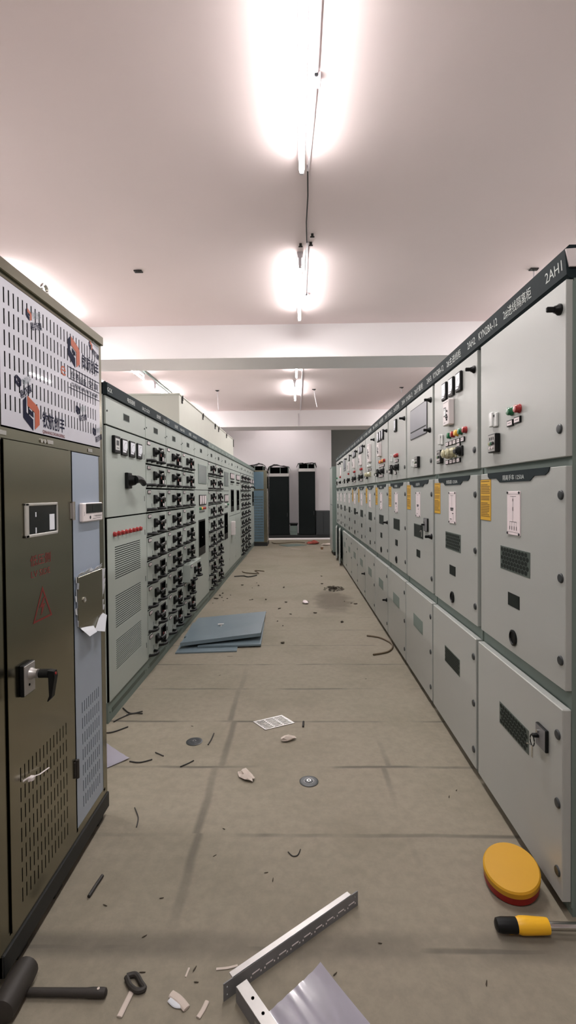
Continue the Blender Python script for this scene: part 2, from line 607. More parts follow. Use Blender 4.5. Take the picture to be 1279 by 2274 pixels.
ceiling_stub(-1.73, 5.43, 'dark bracket left in the ceiling above the left row')
ceiling_stub(2.63, 5.54, 'dark hook with a short tail in the ceiling above the right row', 0.12, 0.0)
ceiling_stub(0.41, 11.7, 'hanging white wire near the farthest aisle tube light', 0.42, 0.07)
ceiling_stub(-1.88, 11.7, 'hanging white wire above the cream duct', 0.46, 0.02)
ceiling_stub(2.45, 11.6, 'dark hook above the far part of the right row', 0.12, 0.0)
for px, py in ((0.05, 4.9), (0.15, 4.88), (0.16, 4.72)):
    tag(MB().box(-0.012, 0.012, -0.012, 0.012, -0.03, 0, 0.003).box(-0.02, 0.02, -0.005, 0.005, -0.034, -0.024).build('ceiling_clip', 'rubber', loc=(px, py, ZC)),
        'tiny dark clip on the ceiling ahead of the second aisle tube light', 'clip', 'ceiling clips')

# ------------------------------------------------------------------ right row: twelve switchgear cabinets
# local frame of every cabinet: x along the front, -y out into the aisle, z up


def knob(parent, x, z, y, kind='round'):
    mb = MB()
    if kind == 'lever':
        mb.lathe([(0.019, 0.0), (0.019, 0.006), (0.014, 0.012), (0.012, 0.02)], (x, y, z), (0, -1, 0), 14)
        mb.box(x - 0.006, x + 0.006, y - 0.046, y - 0.012, z - 0.009, z + 0.009, 0.003)
    else:
        mb.lathe([(0.017, 0.0), (0.0165, 0.003), (0.014, 0.0055), (0.010, 0.006)], (x, y, z), (0, -1, 0), 14)
    return mb.build('door_knob', 'black' if kind == 'lever' else 'knob', parent)


def hexes(mb, x0, x1, z0, z1, y, nx, nz):
    """staggered rows of hexagonal holes"""
    dx = (x1 - x0 - .012) / (nx + .5)
    dz = (z1 - z0 - .008) / (nz + .2)
    for j in range(nz):
        for i in range(nx):
            x = x0 + .006 + dx * (i + .5 + (.5 if j % 2 else 0))
            z = z0 + .004 + dz * (j + .6)
            mb.poly([(x + dx * .47 * math.sin(PI / 3 * k) * 1.1, z + dz * .56 * math.cos(PI / 3 * k)) for k in range(6)], y)


def meter(parent, x0, x1, z0, z1, y, d=0.03):
    """square needle meter: black bezel, pale dial, scale arc and needle"""
    w = x1 - x0
    mb = MB().box(x0, x1, y - d, y, z0, z1, 0.004)
    b = w * 0.1
    mb.m(1)
    yy = y - d - 0.0006
    mb.poly([(x0 + b, z0 + b * 1.8), (x1 - w * 0.36, z0 + b * 1.8), (x1 - b, z0 + w * 0.48), (x1 - b, z1 - b), (x0 + b, z1 - b)], yy)
    mb.m(2)
    cx, cz = x1 - w * 0.28, z0 + w * 0.26
    for k in range(9):
        a = math.radians(95 + 80 * k / 8)
        r0, r1 = w * 0.50, w * 0.56
        mb.poly([(cx + r0 * math.cos(a - .03), cz + r0 * math.sin(a - .03)), (cx + r1 * math.cos(a - .03), cz + r1 * math.sin(a - .03)),
                 (cx + r1 * math.cos(a + .03), cz + r1 * math.sin(a + .03)), (cx + r0 * math.cos(a + .03), cz + r0 * math.sin(a + .03))], yy - 0.0004)
    mb.poly([(cx, cz - .002), (x0 + w * 0.2, z0 + w * 0.33), (x0 + w * 0.2, z0 + w * 0.35), (cx, cz + .002)], yy - 0.0004)
    return mb.build('meter', ['black', 'glassy', 'letter_dark'], parent)


def lamp(parent, x, z, y, m, r=0.017, d=0.024):
    return MB().lathe([(r * 1.12, 0), (r * 1.12, 0.005), (r, 0.006), (r, d * 0.8), (r * 0.82, d), (r * 0.3, d * 1.03)], (x, y, z), (0, -1, 0), 16).build('indicator_lamp', m, parent)


def name_tag(parent, x, z, y, w=0.056, h=0.026):
    mb = MB().box(x - w / 2, x + w / 2, y - 0.007, y, z - h / 2, z + h / 2, 0.001)
    mb.m(1).box(x - w / 2 + 0.005, x + w / 2 - 0.005, y - 0.0078, y - 0.006, z - h / 2 + 0.004, z + h / 2 - 0.004)
    mb.m(2).box(x - w * 0.25, x + w * 0.25, y - 0.0082, y - 0.007, z - 0.0012, z + 0.0012)
    return mb.build('name_tag', ['black', 'plate', 'knob'], parent)


def live_display(parent, x0, x1, z0, z1, y):
    w, h = x1 - x0, z1 - z0
    mb = MB().box(x0, x1, y - 0.022, y, z0, z1, 0.003)
    yy = y - 0.0225
    mb.m(1).poly([(x0 + .005, z0 + .005), (x1 - .005, z0 + .005), (x1 - .005, z1 - .005), (x0 + .005, z1 - .005)], yy)
    for k in range(3):
        cx = x0 + w * (0.27 + 0.24 * k)
        mb.m(0).poly([(cx - .005, z1 - h * .34), (cx + .005, z1 - h * .34), (cx + .005, z1 - h * .18), (cx - .005, z1 - h * .18)], yy - .0004)
        mb.m((2, 3, 0)[k]).cyl((cx, yy, z0 + h * 0.48), (0, -1, 0), 0.007, 0.006, 8)
    for k in range(2):
        mb.m(4).cyl((x0 + w * (0.34 + 0.34 * k), yy, z0 + h * 0.25), (0, -1, 0), 0.006, 0.005, 8)
    return mb.build('voltage_display', ['black', 'galv', 'wrap', 'green', 'white'], parent)


def thermostat(parent, x0, x1, z0, z1, y):
    mb = MB().box(x0, x0 + (x1 - x0) * 0.55, y - 0.018, y, z0, z1, 0.003).box(x0 + (x1 - x0) * 0.5, x1, y - 0.011, y, z0 - 0.004, z1 - 0.006, 0.003)
    mb.m(1).box(x1 - 0.03, x1 - 0.018, y - 0.0125, y - 0.010, z1 - 0.024, z1 - 0.014)
    return mb.build('heater_controller', ['clear', 'knob'], parent)


def relay(parent, x0, x1, z0, z1, y, d=0.05):
    w, h = x1 - x0, z1 - z0
    mb = MB().box(x0, x1, y - d, y, z0, z1, 0.004)
    yy = y - d - 0.0006
    mb.m(1).poly([(x0 + w * .14, z0 + h * .36), (x0 + w * .56, z0 + h * .36), (x0 + w * .56, z0 + h * .72), (x0 + w * .14, z0 + h * .72)], yy)
    mb.m(2).poly([(x0 + w * .19, z0 + h * .40), (x0 + w * .52, z0 + h * .40), (x0 + w * .52, z0 + h * .68), (x0 + w * .19, z0 + h * .68)], yy - .0005)
    mb.m(1)
    for dx, dz in ((0, .09), (0, -.09), (-.09, 0), (.09, 0), (.06, .24)):
        mb.cyl((x0 + w * .72 + dx * w, yy, z0 + h * .3 + dz * h), (0, -1, 0), w * 0.055, 0.004, 10)
    mb.m(3)
    mb.poly([(x0 + w * .1, z1 - h * .1), (x1 - w * .1, z1 - h * .1), (x1 - w * .1, z1 - h * .08), (x0 + w * .1, z1 - h * .08)], yy)
    mb.poly([(x0 + w * .2, z0 + h * .1), (x0 + w * .5, z0 + h * .1), (x0 + w * .5, z0 + h * .12), (x0 + w * .2, z0 + h * .12)], yy)
    return mb.build('protection_relay', ['white', 'black', 'screen_grey', 'knob'], parent)


def rotary(parent, x, z, y, wrapped=False):
    mb = MB().box(x - 0.028, x + 0.028, y - 0.012, y, z - 0.028, z + 0.028, 0.003)
    if wrapped:
        mb.lathe([(0.026, 0.012), (0.03, 0.022), (0.022, 0.04), (0.026, 0.048), (0.014, 0.056)], (x, y, z), (0, -1, 0), 9)
        return mb.build('wrapped_switch', 'wrap', parent)
    mb.box(x - 0.032, x + 0.014, y - 0.04, y - 0.01, z - 0.012, z + 0.012, 0.004)
    mb.cyl((x, y - 0.012, z), (0, -1, 0), 0.022, 0.02, 14)
    return mb.build('rotary_switch', 'black', parent)


def padlock_keys(parent, x0, x1, z0, z1, y):
    mb = MB().box(x0, x1, y - 0.012, y, z0, z1, 0.002)
    mb.m(1).box(x0 + .003, x1 - .003, y - 0.0128, y - 0.011, z0 + .003, z1 - .003)
    mb.m(2).cyl((x0 + (x1 - x0) * .3, y - .013, z1 - (z1 - z0) * .3), (0, -1, 0), 0.006, 0.006, 10)
    mb.build('lock_plate', ['black', 'dark_steel', 'steel_bright'], parent)
    kx, kz = x0 + (x1 - x0) * 0.25, (z0 + z1) / 2
    mb = MB().box(kx - .004, kx + .012, y - .034, y - .012, kz - .006, kz + .006, .002)
    ring = [(kx - .004 + .016 * math.sin(t), y - .030, kz - .022 + .02 * math.cos(t)) for t in [2 * PI * i / 14 for i in range(15)]]
    mb.tube(ring, 0.0022, 6)
    mb.m(1).box(kx - .008, kx + .002, y - .032, y - .029, kz - .085, kz - .04, .001)
    mb.tube([(kx - .006, y - .030, kz - .042), (kx - .03, y - .032, kz - .046), (kx - .045, y - .031, kz - .054)], 0.0022, 6)
    mb.build('keys', ['black', 'steel_bright'], parent)


def sticker(parent, x0, x1, z0, z1, y):
    mb = MB().box(x0, x1, y - 0.0012, y, z0, z1)
    mb.m(1)
    rr = random.Random(3)
    n = 24
    z = z1 - 0.008
    for k in range(n):
        h = (z1 - z0) / n
        e = x1 - 0.008 - (0.03 if rr.random() < .2 else rr.random() * .012)
        if rr.random() > 0.14:
            mb.poly([(x0 + .008, z - h * .42), (e, z - h * .42), (e, z), (x0 + .008, z)], y - .0017)
        z -= h * 0.97
    for a, b, c, d in ((x0, x1, z0, z0 + .002), (x0, x1, z1 - .002, z1), (x0, x0 + .002, z0, z1), (x1 - .002, x1, z0, z1)):
        mb.poly([(a, c), (b, c), (b, d), (a, d)], y - .0017)
    return mb.build('warning_sticker', ['yellow', 'yellow_ink'], parent)


def diagram(parent, x0, x1, z0, z1, y, kind=0):
    mb = MB().box(x0, x1, y - 0.004, y, z0, z1, 0.001)
    mb.m(1)
    yy = y - .0046
    for a in (x0 + .006, x1 - .006):
        for b in (z0 + .006, z1 - .006):
            mb.cyl((a, yy + .0005, b), (0, -1, 0), 0.005, 0.003, 8)
    cx = (x0 + x1) / 2 - .003
    w, h = x1 - x0, z1 - z0

    def bar(a, b, c, d):
        mb.poly([(a, c), (b, c), (b, d), (a, d)], yy)
    bar(x0 + .004, x1 - .004, z1 - .0125, z1 - .0115)
    bar(x0 + .004, x1 - .004, z0 + .0115, z0 + .0125)
    bar(cx - w * .22, cx + w * .25, z1 - h * .12, z1 - h * .112)
    if kind == 0:
        bar(cx - .0008, cx + .0008, z0 + h * .3, z1 - h * .12)
        bar(cx - .003, cx + .003, z1 - h * .23, z1 - h * .17)
        bar(cx - .003, cx + .003, z1 - h * .45, z1 - h * .36)
        bar(cx - w * .25, cx + w * .28, z0 + h * .3, z0 + h * .308)
        for k in range(4):
            xx = cx - w * .25 + w * .53 * k / 3
            bar(xx - .0006, xx + .0006, z0 + h * .1, z0 + h * .3)
            bar(xx - .0025, xx + .0025, z0 + h * .12, z0 + h * .2)
    else:
        bar(cx - .0008, cx + .0008, z0 + h * .52, z1 - h * .12)
        bar(cx - w * .22, cx + w * .25, z0 + h * .44, z0 + h * .50)
        bar(cx - w * .2, cx + w * .2, z0 + h * .4, z0 + h * .43)
        bar(cx + w * .05, cx + w * .25, z0 + h * .3, z0 + h * .33)
        bar(cx + w * .2, cx + w * .22, z0 + h * .1, z0 + h * .28)
        bar(cx - w * .3, cx, z0 + h * .12, z0 + h * .14)
    return mb.build('diagram_plate', ['plate', 'letter_dark'], parent)


W = 0.8
YD = -0.025          # upper and middle door face
YB = -0.034          # bottom door face
RIGHT = [
    # label, header name, code, plate text
    ('nearest right-hand cabinet marked 2AH1, green and red lamps and keys in its bottom door', '2#进线隔离柜', '2AH1', '隔离手车 1250A'),
    ('second right-hand cabinet marked 2AH2, three meters, relay and five coloured lamps', '2#主进线柜', '2AH2', '断路器 1250A'),
    ('third right-hand cabinet marked 2AH3 with a large glass window in its upper door', '2#计量柜', '2AH3', '计量手车'),
    ('fourth right-hand cabinet with a single meter and black rotary switch', '2#站变柜', '2AH4', '断路器'),
    ('fifth right-hand cabinet with three meters, relay and a row of orange lamps', '1#出线柜', '2AH5', '断路器'),
    ('sixth right-hand cabinet with a tall relay and plastic-wrapped switches, no meters', '2#出线柜', '2AH6', '断路器'),
    ('seventh right-hand cabinet, first of two with three meters over red lamps', '3#出线柜', '2AH7', '断路器'),
    ('eighth right-hand cabinet, second of two with three meters over red lamps', '4#出线柜', '2AH8', '断路器'),
    ('ninth right-hand cabinet with one narrow meter and a dark rotary switch', '5#出线柜', '2AH9', '断路器'),
    ('tenth right-hand cabinet with a small grey glass window in its upper door', '6#计量柜', '2AH10', '计量手车'),
    ('eleventh right-hand cabinet, nearer of two with the bottom door left ajar', '6#进线柜', '2AH11', '断路器'),
    ('twelfth right-hand cabinet, farther of two with the bottom door left ajar', '7#隔离柜', '2AH12', '隔离手车'),
]


def upper_features(k, d):
    y = YD
    U = lambda u: W - u
    if k == 0:
        thermostat(d, U(.612), U(.545), 1.722, 1.787, y)
        live_display(d, U(.612), U(.528), 1.605, 1.688, y)
        lamp(d, U(.407), 1.761, y, 'green', .0165, .022)
        lamp(d, U(.340), 1.761, y, 'red', .0165, .022)
        name_tag(d, U(.418), 1.714, y)
        name_tag(d, U(.352), 1.718, y)
    if k in (1, 4, 6, 7):
        for b in (.474, .342, .212):
            meter(d, U(b + .084), U(b), 1.976, 2.081, y, 0.015)
        relay(d, U(.462), U(.355), 1.814, 1.958, y, .034)
        if k == 1:
            cols = ['green', 'red', 'amber', 'green', 'red']
        elif k == 4:
            cols = ['red', 'amber', 'red', 'amber', 'red']
        else:
            cols = ['red', 'red', 'red']
        us = [.473, .405, .341, .275, .206][:len(cols)]
        for u, c in zip(us, cols):
            lamp(d, U(u - .045), 1.757, y, c, .017, .022)
        for u in us:
            name_tag(d, U(u), 1.712, y)
        live_display(d, U(.638), U(.56), 1.606, 1.688, y)
        if k == 1:
            rotary(d, U(.42), 1.652, y, True)
            rotary(d, U(.335), 1.652, y, True)
        else:
            rotary(d, U(.40), 1.652, y)
        rotary(d, U(.23), 1.652, y)
        name_tag(d, U(.27), 1.69, y, .05, .02)
        for u in (.473, .405, .341, .275):
            name_tag(d, U(u), 1.606, y)
        if k == 1:
            thermostat(d, U(.622), U(.56), 1.722, 1.785, y)
    if k == 2 or k == 9:
        a, b, z0, z1 = (.627, .131, 1.835, 2.062) if k == 2 else (.6, .2, 1.84, 2.06)
        r = .02
        pts = []
        for cx, cz, s in ((U(b) - r, z1 - r, 0), (U(a) + r, z1 - r, 90), (U(a) + r, z0 + r, 180), (U(b) - r, z0 + r, 270)):
            for q in range(4):
                t = math.radians(s + 30 * q)
                pts.append((cx + r * math.cos(t), cz + r * math.sin(t)))
        mb = MB().prism(pts, y - .004, y)
        c = [(x * .975 + .025 * (U(a) + U(b)) / 2, z * .95 + .05 * (z0 + z1) / 2) for x, z in pts]
        mb.m(1).prism(c, y - .005, y - .001)
        mb.m(2).box(U(a) + .02, U(b) - .02, y - .0056, y - .005, 1.885, 1.894)  # dark line painted on as a reflection in the glass
        mb.build('glass_window', ['black', 'pane', 'vent_dark'], d)
        live_display(d, U(.42), U(.333), 1.611, 1.692, y)
        thermostat(d, U(.545), U(.485), 1.623, 1.68, y)
    if k == 3:
        meter(d, U(.43), U(.345), 1.974, 2.084, y, .015)
        thermostat(d, U(.61), U(.55), 1.72, 1.785, y)
        for u in (.39, .32):
            lamp(d, U(u), 1.76, y, 'red')
            name_tag(d, U(u), 1.712, y)
        live_display(d, U(.638), U(.56), 1.606, 1.688, y)
        rotary(d, U(.40), 1.655, y)
        rotary(d, U(.30), 1.655, y)
        name_tag(d, U(.4), 1.606, y)
    if k == 5:
        relay(d, U(.43), U(.27), 1.80, 2.02, y, .03)
        for u in (.5, .4, .3):
            lamp(d, U(u), 1.757, y, 'clear')
            name_tag(d, U(u), 1.71, y)
        for u in (.48, .34):
            rotary(d, U(u), 1.655, y, True)
        live_display(d, U(.638), U(.56), 1.606, 1.688, y)
    if k == 8:
        meter(d, U(.38), U(.3), 1.97, 2.08, y, .015)
        relay(d, U(.42), U(.32), 1.80, 1.95, y, .03)
        lamp(d, U(.42), 1.757, y, 'red')
        rotary(d, U(.45), 1.655, y)
        rotary(d, U(.33), 1.655, y)
        live_display(d, U(.638), U(.56), 1.606, 1.688, y)
    if k == 10:
        rotary(d, U(.45), 2.04, y)
        MB().box(U(.55), U(.35), y - .004, y, 1.80, 1.95, .001).build('notice_plate', 'plate', d)
        for u in (.5, .4):
            rotary(d, U(u), 1.65, y)
            lamp(d, U(u), 1.757, y, 'red')
    if k == 11:
        lamp(d, U(.45), 1.757, y, 'green')
        live_display(d, U(.6), U(.48), 1.606, 1.688, y)


def right_cabinet(k):
    lab, name, code, plate = RIGHT[k]
    t = thing('switchgear_cabinet', lab, 'switchgear cabinet', (XR, Y0R + .8 * (k + 1), 0), -PI / 2, 'switchgear cabinets along the right side')
    mb = MB().box(0.0, W - .0006, 0.0, 1.35, 0.0, 2.13)
    mb.box(W - .02, W - .0006, -.004, .0, 0.03, 2.12).box(0, .016, -.006, 0, .03, 2.12)
    mb.build('cabinet_body', 'frame', t)  # body coloured darker than the doors for the shade between them
    # header strip
    mb = MB().xprism([(-.012, 2.13), (-.024, 2.142), (-.031, 2.224), (-.016, 2.238), (.25, 2.238), (.25, 2.13)], 0, W - .0006)
    mb.build('header_strip', 'header', t)
    hy = -.0295
    sl = math.atan2(.007, .082)

    def htext(body, x, z, size, fit):
        mb = MB().text(body, x, z - 2.142, size, -.0006, fit)
        mb.transform(Matrix.Translation((0, -.024, 2.142)) @ Matrix.Rotation(sl, 4, 'X'))
        mb.build('header_lettering', 'letter', t)
    htext(name, W - .365, 2.165, .046, .25)
    htext(code, W - .078, 2.165, .05, .11)
    htext('KYN28A-12', .135, 2.165, .05, .22)
    if k == 0:
        MB().hexa([(W, -.0305, 2.222), (W, .25, 2.236), (W, .25, 2.165), (W, -.018, 2.165)],
                  [(W + .006, -.0305, 2.222), (W + .006, .25, 2.236), (W + .006, .25, 2.165), (W + .006, -.018, 2.165)]).build('end_cover', 'white', t, label='pale end cover')
    # upper door
    d = MB().box(.045, W - .002, YD, -.001, 1.5454, 2.1267, .002).build('upper_door', 'paint', t)
    knob(d, W - .039, 2.041, YD, 'lever')
    knob(d, W - .039, 1.641, YD)
    if k in (2,):
        knob(d, W - .06, 1.845, YD, 'lever')
    upper_features(k, d)
    # middle door
    d = MB().box(.045, W - .002, YD, -.001, .7623, 1.5145, .002).build('middle_door', 'paint', t)
    for z in (1.418, 1.137, .857):
        knob(d, W - .03, z, YD, 'lever' if (k in (2, 4, 7) and z == 1.137) else 'round')
    pts = [(.135, 1.5145), (.137, 1.495), (.165, 1.488), (.185, 1.488), (.215, 1.490), (.29, 1.478), (.30, 1.476), (.545, 1.474), (.56, 1.476), (.585, 1.490), (.655, 1.488), (.69, 1.497), (.70, 1.5145)]
    pts = [(.135, 1.516), (.138, 1.5), (.155, 1.49), (.235, 1.489), (.272, 1.471), (.55, 1.471), (.585, 1.489), (.665, 1.489), (.69, 1.5), (.70, 1.516)]
    MB().prism(pts, YD - .003, YD).build('rating_plate', 'header', d)
    MB().text(plate, .405, 1.4805, .024, YD - .0036, .2 if len(plate) > 8 else .12).build('rating_lettering', 'letter', d)
    if k < 8:
        sticker(d, W - .757, W - .63, 1.296, 1.489, YD)
    diagram(d, W - .449, W - .33, 1.252, 1.432, YD, 0 if k == 0 else 1)
    v = MB().box(W - .524, W - .25, YD - .0015, YD, 1.097, 1.197, .0008)
    if k < 2:
        v.m(1)
        hexes(v, W - .524, W - .25, 1.097, 1.197, YD - .002, 9, 5)
    else:
        v.m(1).box(W - .518, W - .256, YD - .0019, YD - .001, 1.102, 1.192)
    v.build('ventilation_mesh', ['vent', 'vent_dark'], d)
    if k == 2:
        padlock_keys(d, W - .2, W - .106, 1.163, 1.253, YD)
    MB().box(W - .447, W - .34, YD - .0015, YD, .954, 1.008).m(1).box(W - .443, W - .344, YD - .002, YD - .001, .957, 1.005).build('inspection_window', ['black', 'vent_dark'], d)
    if k not in (2, 5, 6):
        MB().lathe([(.032, 0), (.033, .005), (.026, .008), (.024, .003), (.005, .002)], (W - .395, YD, .827), (0, -1, 0), 20).build('crank_socket', 'black', d)
    elif k != 2:
        MB().box(W - .435, W - .355, YD - .0015, YD, .80, .85).build('inspection_window', 'vent_dark', d)
    # bottom door
    d = MB().box(.030, W - .002, YB, -.003, .0482, .7002, .003)
    if k in (10, 11):
        d.transform(Matrix.Translation((.016, -.003, 0)) @ Matrix.Rotation(math.radians(-5.5), 4, 'Z') @ Matrix.Translation((-.016, .003, 0)))
    d = d.build('bottom_door', 'paint', t)
    if k < 10:
        for z in (.604, .369, .135):
            knob(d, W - .03, z, YB, 'lever' if (k in (4, 6) and z == .369) else 'round')
        v = MB().box(W - .512, W - .24, YB - .0015, YB, .42, .515, .0008)
        v.m(1)
        if k == 0:
            hexes(v, W - .512, W - .24, .42, .515, YB - .002, 10, 5)
        elif k == 1:
            hexes(v, W - .512, W - .24, .42, .515, YB - .002, 16, 7)
        v.build('ventilation_mesh', ['vent' if k < 2 else 'frame', 'vent_dark'], d)
        if k == 0:
            padlock_keys(d, W - .165, W - .091, .506, .586, YB)
    return t


for k in range(12):
    right_cabinet(k)

t = thing('end_panel_cabinet', 'slim pale grey cabinet closing the far end of the right row', 'cabinet', (.80, 12.05, 0), -PI / 2)
MB().box(0, .76, .0, .5, .08, 2.04, .004).build('cabinet_body', 'frame', t)
MB().box(.02, .74, -.012, 0, .12, 1.15, .003).build('lower_panel', 'paint', t)
MB().box(.02, .74, -.012, 0, 1.17, 2.0, .003).build('upper_panel', 'paint', t)
MB().box(0.02, .74, .03, .47, 0, .08).build('plinth', 'base', t)

# ------------------------------------------------------------------ left row: drawer cabinets
ROWS = [1.865, 1.675, 1.481, 1.287, 1.093, .902, .709, .515, .321, .130]
LEFT = [
    # near end, width, kind, label, name on header
    (3.03, .80, 'meter', 'nearest left-row cabinet with a big black handle, red lamps and three louvre banks', '电容器柜'),
    (3.83, .60, 'drawer', 'first drawer cabinet of the left row, beside the louvred cabinet', '出线柜'),
    (4.43, .61, 'drawer', 'second drawer cabinet of the left row, middle of the nearest three', '出线柜'),
    (5.04, .61, 'pulled', 'third drawer cabinet of the left row with one drawer pulled out', '出线柜'),
    (5.65, .85, 'screen', 'left-row cabinet with large grey screen, three white meters and a tall dark vent', '进线柜'),
    (6.50, .61, 'drawer', 'drawer cabinet just beyond the large grey screen, nearer of its pair', '出线柜'),
    (7.11, .62, 'drawer', 'drawer cabinet just before the small grey screen, farther of its pair', '出线柜'),
    (7.73, .79, 'screen', 'left-row cabinet with the smaller, farther grey screen', '联络柜'),
    (8.52, .84, 'panel', 'left-row cabinet with tall black panel and a white box on its lower door', '补偿柜'),
    (9.36, .82, 'panel2', 'left-row cabinet with tall black panel and plain lower door', '补偿柜'),
    (10.18, .67, 'drawer', 'first of the three far drawer cabinets of the left row', '出线柜'),
    (10.85, .65, 'drawer', 'middle of the three far drawer cabinets of the left row', '出线柜'),
    (11.50, .65, 'drawer', 'last of the three far drawer cabinets of the left row', '出线柜'),
    (12.15, .62, 'end', 'last but one left-row cabinet with small meters and an odd handle', '进线柜'),
    (12.77, .63, 'end2', 'last left-row cabinet, against the blue-filmed cabinet', '变压器柜'),
]


def hinge(parent, x, z):
    return MB().box(x - .007, x + .007, -.011, -.004, z - .022, z + .022, .003).build('hinge', 'black', parent)


def small_tag(parent, x0, x1, z0, z1, y):
    mb = MB().box(x0, x1, y - .004, y, z0, z1, .001)
    mb.m(1).box(x0 + .007, x1 - .007, y - .0046, y - .003, z0 + .005, z1 - .005)
    mb.m(0).box(x0 + .03, x1 - .03, y - .005, y - .004, (z0 + z1) / 2 - .0015, (z0 + z1) / 2 + .0015)
    return mb.build('name_tag', ['black', 'plate'], parent)


def make_drawer(w, h):
    """one withdrawable unit; origin at its lower near corner on the cabinet front"""
    d = MB().box(.010, w - .010, -.010, .30, .004, h - .008, .0015).build('drawer', 'paint_left')
    y = -.010
    small_tag(d, .035, .118, h - .044, h - .014, y)
    # switch: square mount, round boss and a lever ending in a hooked grip
    zs = h - .088
    mb = MB().box(.192, .258, y - .018, y, zs - .036, zs + .036, .004)
    mb.cyl((.225, y - .018, zs), (0, -1, 0), .024, .02, 14, .019)
    mb.tube([(.215, y - .044, zs), (.255, y - .050, zs + .004), (.292, y - .052, zs + .010), (.312, y - .050, zs + .002), (.318, y - .046, zs - .034)],
            .0115, 8, 1.0, [1.25, 1.0, 1.0, 1.0, .85])
    mb.m(1).tube([(.235, y - .058, zs + .014), (.292, y - .0605, zs + .0215), (.318, y - .059, zs + .012), (.3255, y - .0555, zs - .03)], .0032, 6)  # thin pale strip laid on the lever as its highlight
    mb.build('switch_handle', ['black', 'galv'], d)
    mb = MB().box(.368, .515, y - .006, y, h - .165, h - .035, .002)
    mb.m(1).box(.384, .50, y - .0068, y - .005, h - .155, h - .045)
    mb.m(2).box(.405, .428, y - .0085, y - .006, h - .112, h - .088, .001)
    mb.m(3).box(.455, .482, y - .011, y - .006, h - .15, h - .10, .004)
    mb.build('breaker_window', ['black', 'black_matte', 'red_print', 'plate'], d)
    MB().box(.545, .558, y - .006, y, h - .115, h - .075, .004).build('drawer_latch', 'black', d)
    MB().box(.147, .152, y - .0008, y, .042, .072).build('key_slot', 'black', d)
    for a, b in ((.022, .16), (.298, .436)):
        mb = MB()
        n = 8
        pts = []
        for i in range(n + 1):
            s = i / n
            e = min(1, math.sin(PI * s) ** .45)
            pts.append((a + (b - a) * s, y + .003 - .052 * e, .026))
        mb.tube(pts, .0125, 8, .9)
        mb.box(a - .006, a + .02, y - .006, y, .012, .036, .002).box(b - .02, b + .006, y - .006, y, .012, .036, .002)
        mb.build('pull_handle', 'black', d)
    return d


def left_base(i):
    y0, w, kind, lab, name = LEFT[i]
    t = thing('drawer_cabinet' if kind in ('drawer', 'pulled') else 'switchgear_cabinet', lab, 'switchgear cabinet', (XL, y0, 0), PI / 2, 'low-voltage cabinets along the left side')
    mb = MB().box(0, w - .0006, .006, 1.0, .13, 2.122)
    mb.m(1).box(.003, w - .0036, .003, .0065, .131, 2.05)
    mb.build('cabinet_body', ['paint_left', 'black_matte'], t)
    mb = MB().box(0, w - .0006, .0, .95, 0, .128)
    mb.m(1).box(.06, w - .06, -.0006, .002, .045, .075)
    mb.m(1).cyl((.03, 0, .06), (0, -1, 0), .006, .002, 8).cyl((w - .03, 0, .06), (0, -1, 0), .006, .002, 8)
    mb.build('plinth', ['frame', 'vent'], t)
    MB().box(0, w - .0006, -.024, .02, 2.052, 2.127, .002).build('header_strip', 'header' if i < 2 else 'header_blue' if i < 5 else 'frame', t)
    if i < 9:
        MB().text(name, w * .55, 2.072, .036, -.0246, .04 * len(name)).build('header_lettering', 'letter', t)
        MB().text('1AL%d GCK' % (i + 1) if i else 'GCK', -.02 if i else .04, 2.072, .036, -.0246, .19 if i else .08).build('header_lettering', 'letter', t)
    for x in (.1, w - .12):
        MB().tube([(x, .03, 2.12), (x, .03, 2.145)], .004, 6).lathe([(.003, -.004), (.009, -.002), (.009, .002), (.003, .004)], (x, .03, 2.148), (1, 0, 0), 10).build('lifting_eye', 'rubber', t)
    top = MB().box(.005, w - .005, -.010, .006, 1.872, 2.048, .0015).build('top_door', 'paint_left', t)
    xc = .375 / .8 * w
    MB().box(xc - .06, xc + .06, -.0115, -.010, 1.938, 1.987).m(1).box(xc - .055, xc + .055, -.012, -.0115, 1.942, 1.983).build('vent_window', ['frame', 'vent_dark'], top)
    for x in (.025, w - .025):
        MB().cyl((x, -.010, 1.955 if x < .1 else 1.94), (0, -1, 0), .006, .004, 10).build('screw', 'black', top)
    return t, w


def triple_meter(parent, x0, x1, z0, z1, n=3):
    w = (x1 - x0) / n
    mb = MB().box(x0, x1, -.02, -.01, z0, z1, .003)
    mb.m(1)
    for k in range(n):
        a = x0 + w * k
        mb.poly([(a + w * .16, z0 + .015), (a + w * .7, z0 + .015), (a + w * .88, z0 + .05), (a + w * .88, z1 - .012), (a + w * .16, z1 - .012)], -.0206)
    return mb.build('meter_bank', ['black', 'plate'], parent)


def lamp_row(parent, xs, z, cols):
    for x, c in zip(xs, cols):
        lamp(parent, x, z, -.01, c, .016, .026)
        MB().box(x - .02, x + .02, -.012, -.010, z - .052, z - .030, .001).build('name_tag', 'letter_dark', parent)


def dark_vent(parent, x0, x1, z0, z1):
    mb = MB().box(x0, x1, -.014, -.010, z0, z1, .002)
    mb.m(1).box(x0 + .02, x1 - .02, -.0148, -.013, z0 + .1, z1 - .02)
    mb.m(0).box(x0 + .1, x1 - .1, -.016, -.0145, z0 + .02, z0 + .025).box(x0 + .02, x1 - .02, -.016, -.014, z0 + .085, z0 + .09)
    mb.m(2).cyl(((x0 + x1) / 2, -.0148, (z0 + z1) / 2), (0, -1, 0), .008, .004, 8)
    return mb.build('black_panel', ['black', 'black_matte', 'galv'], parent)


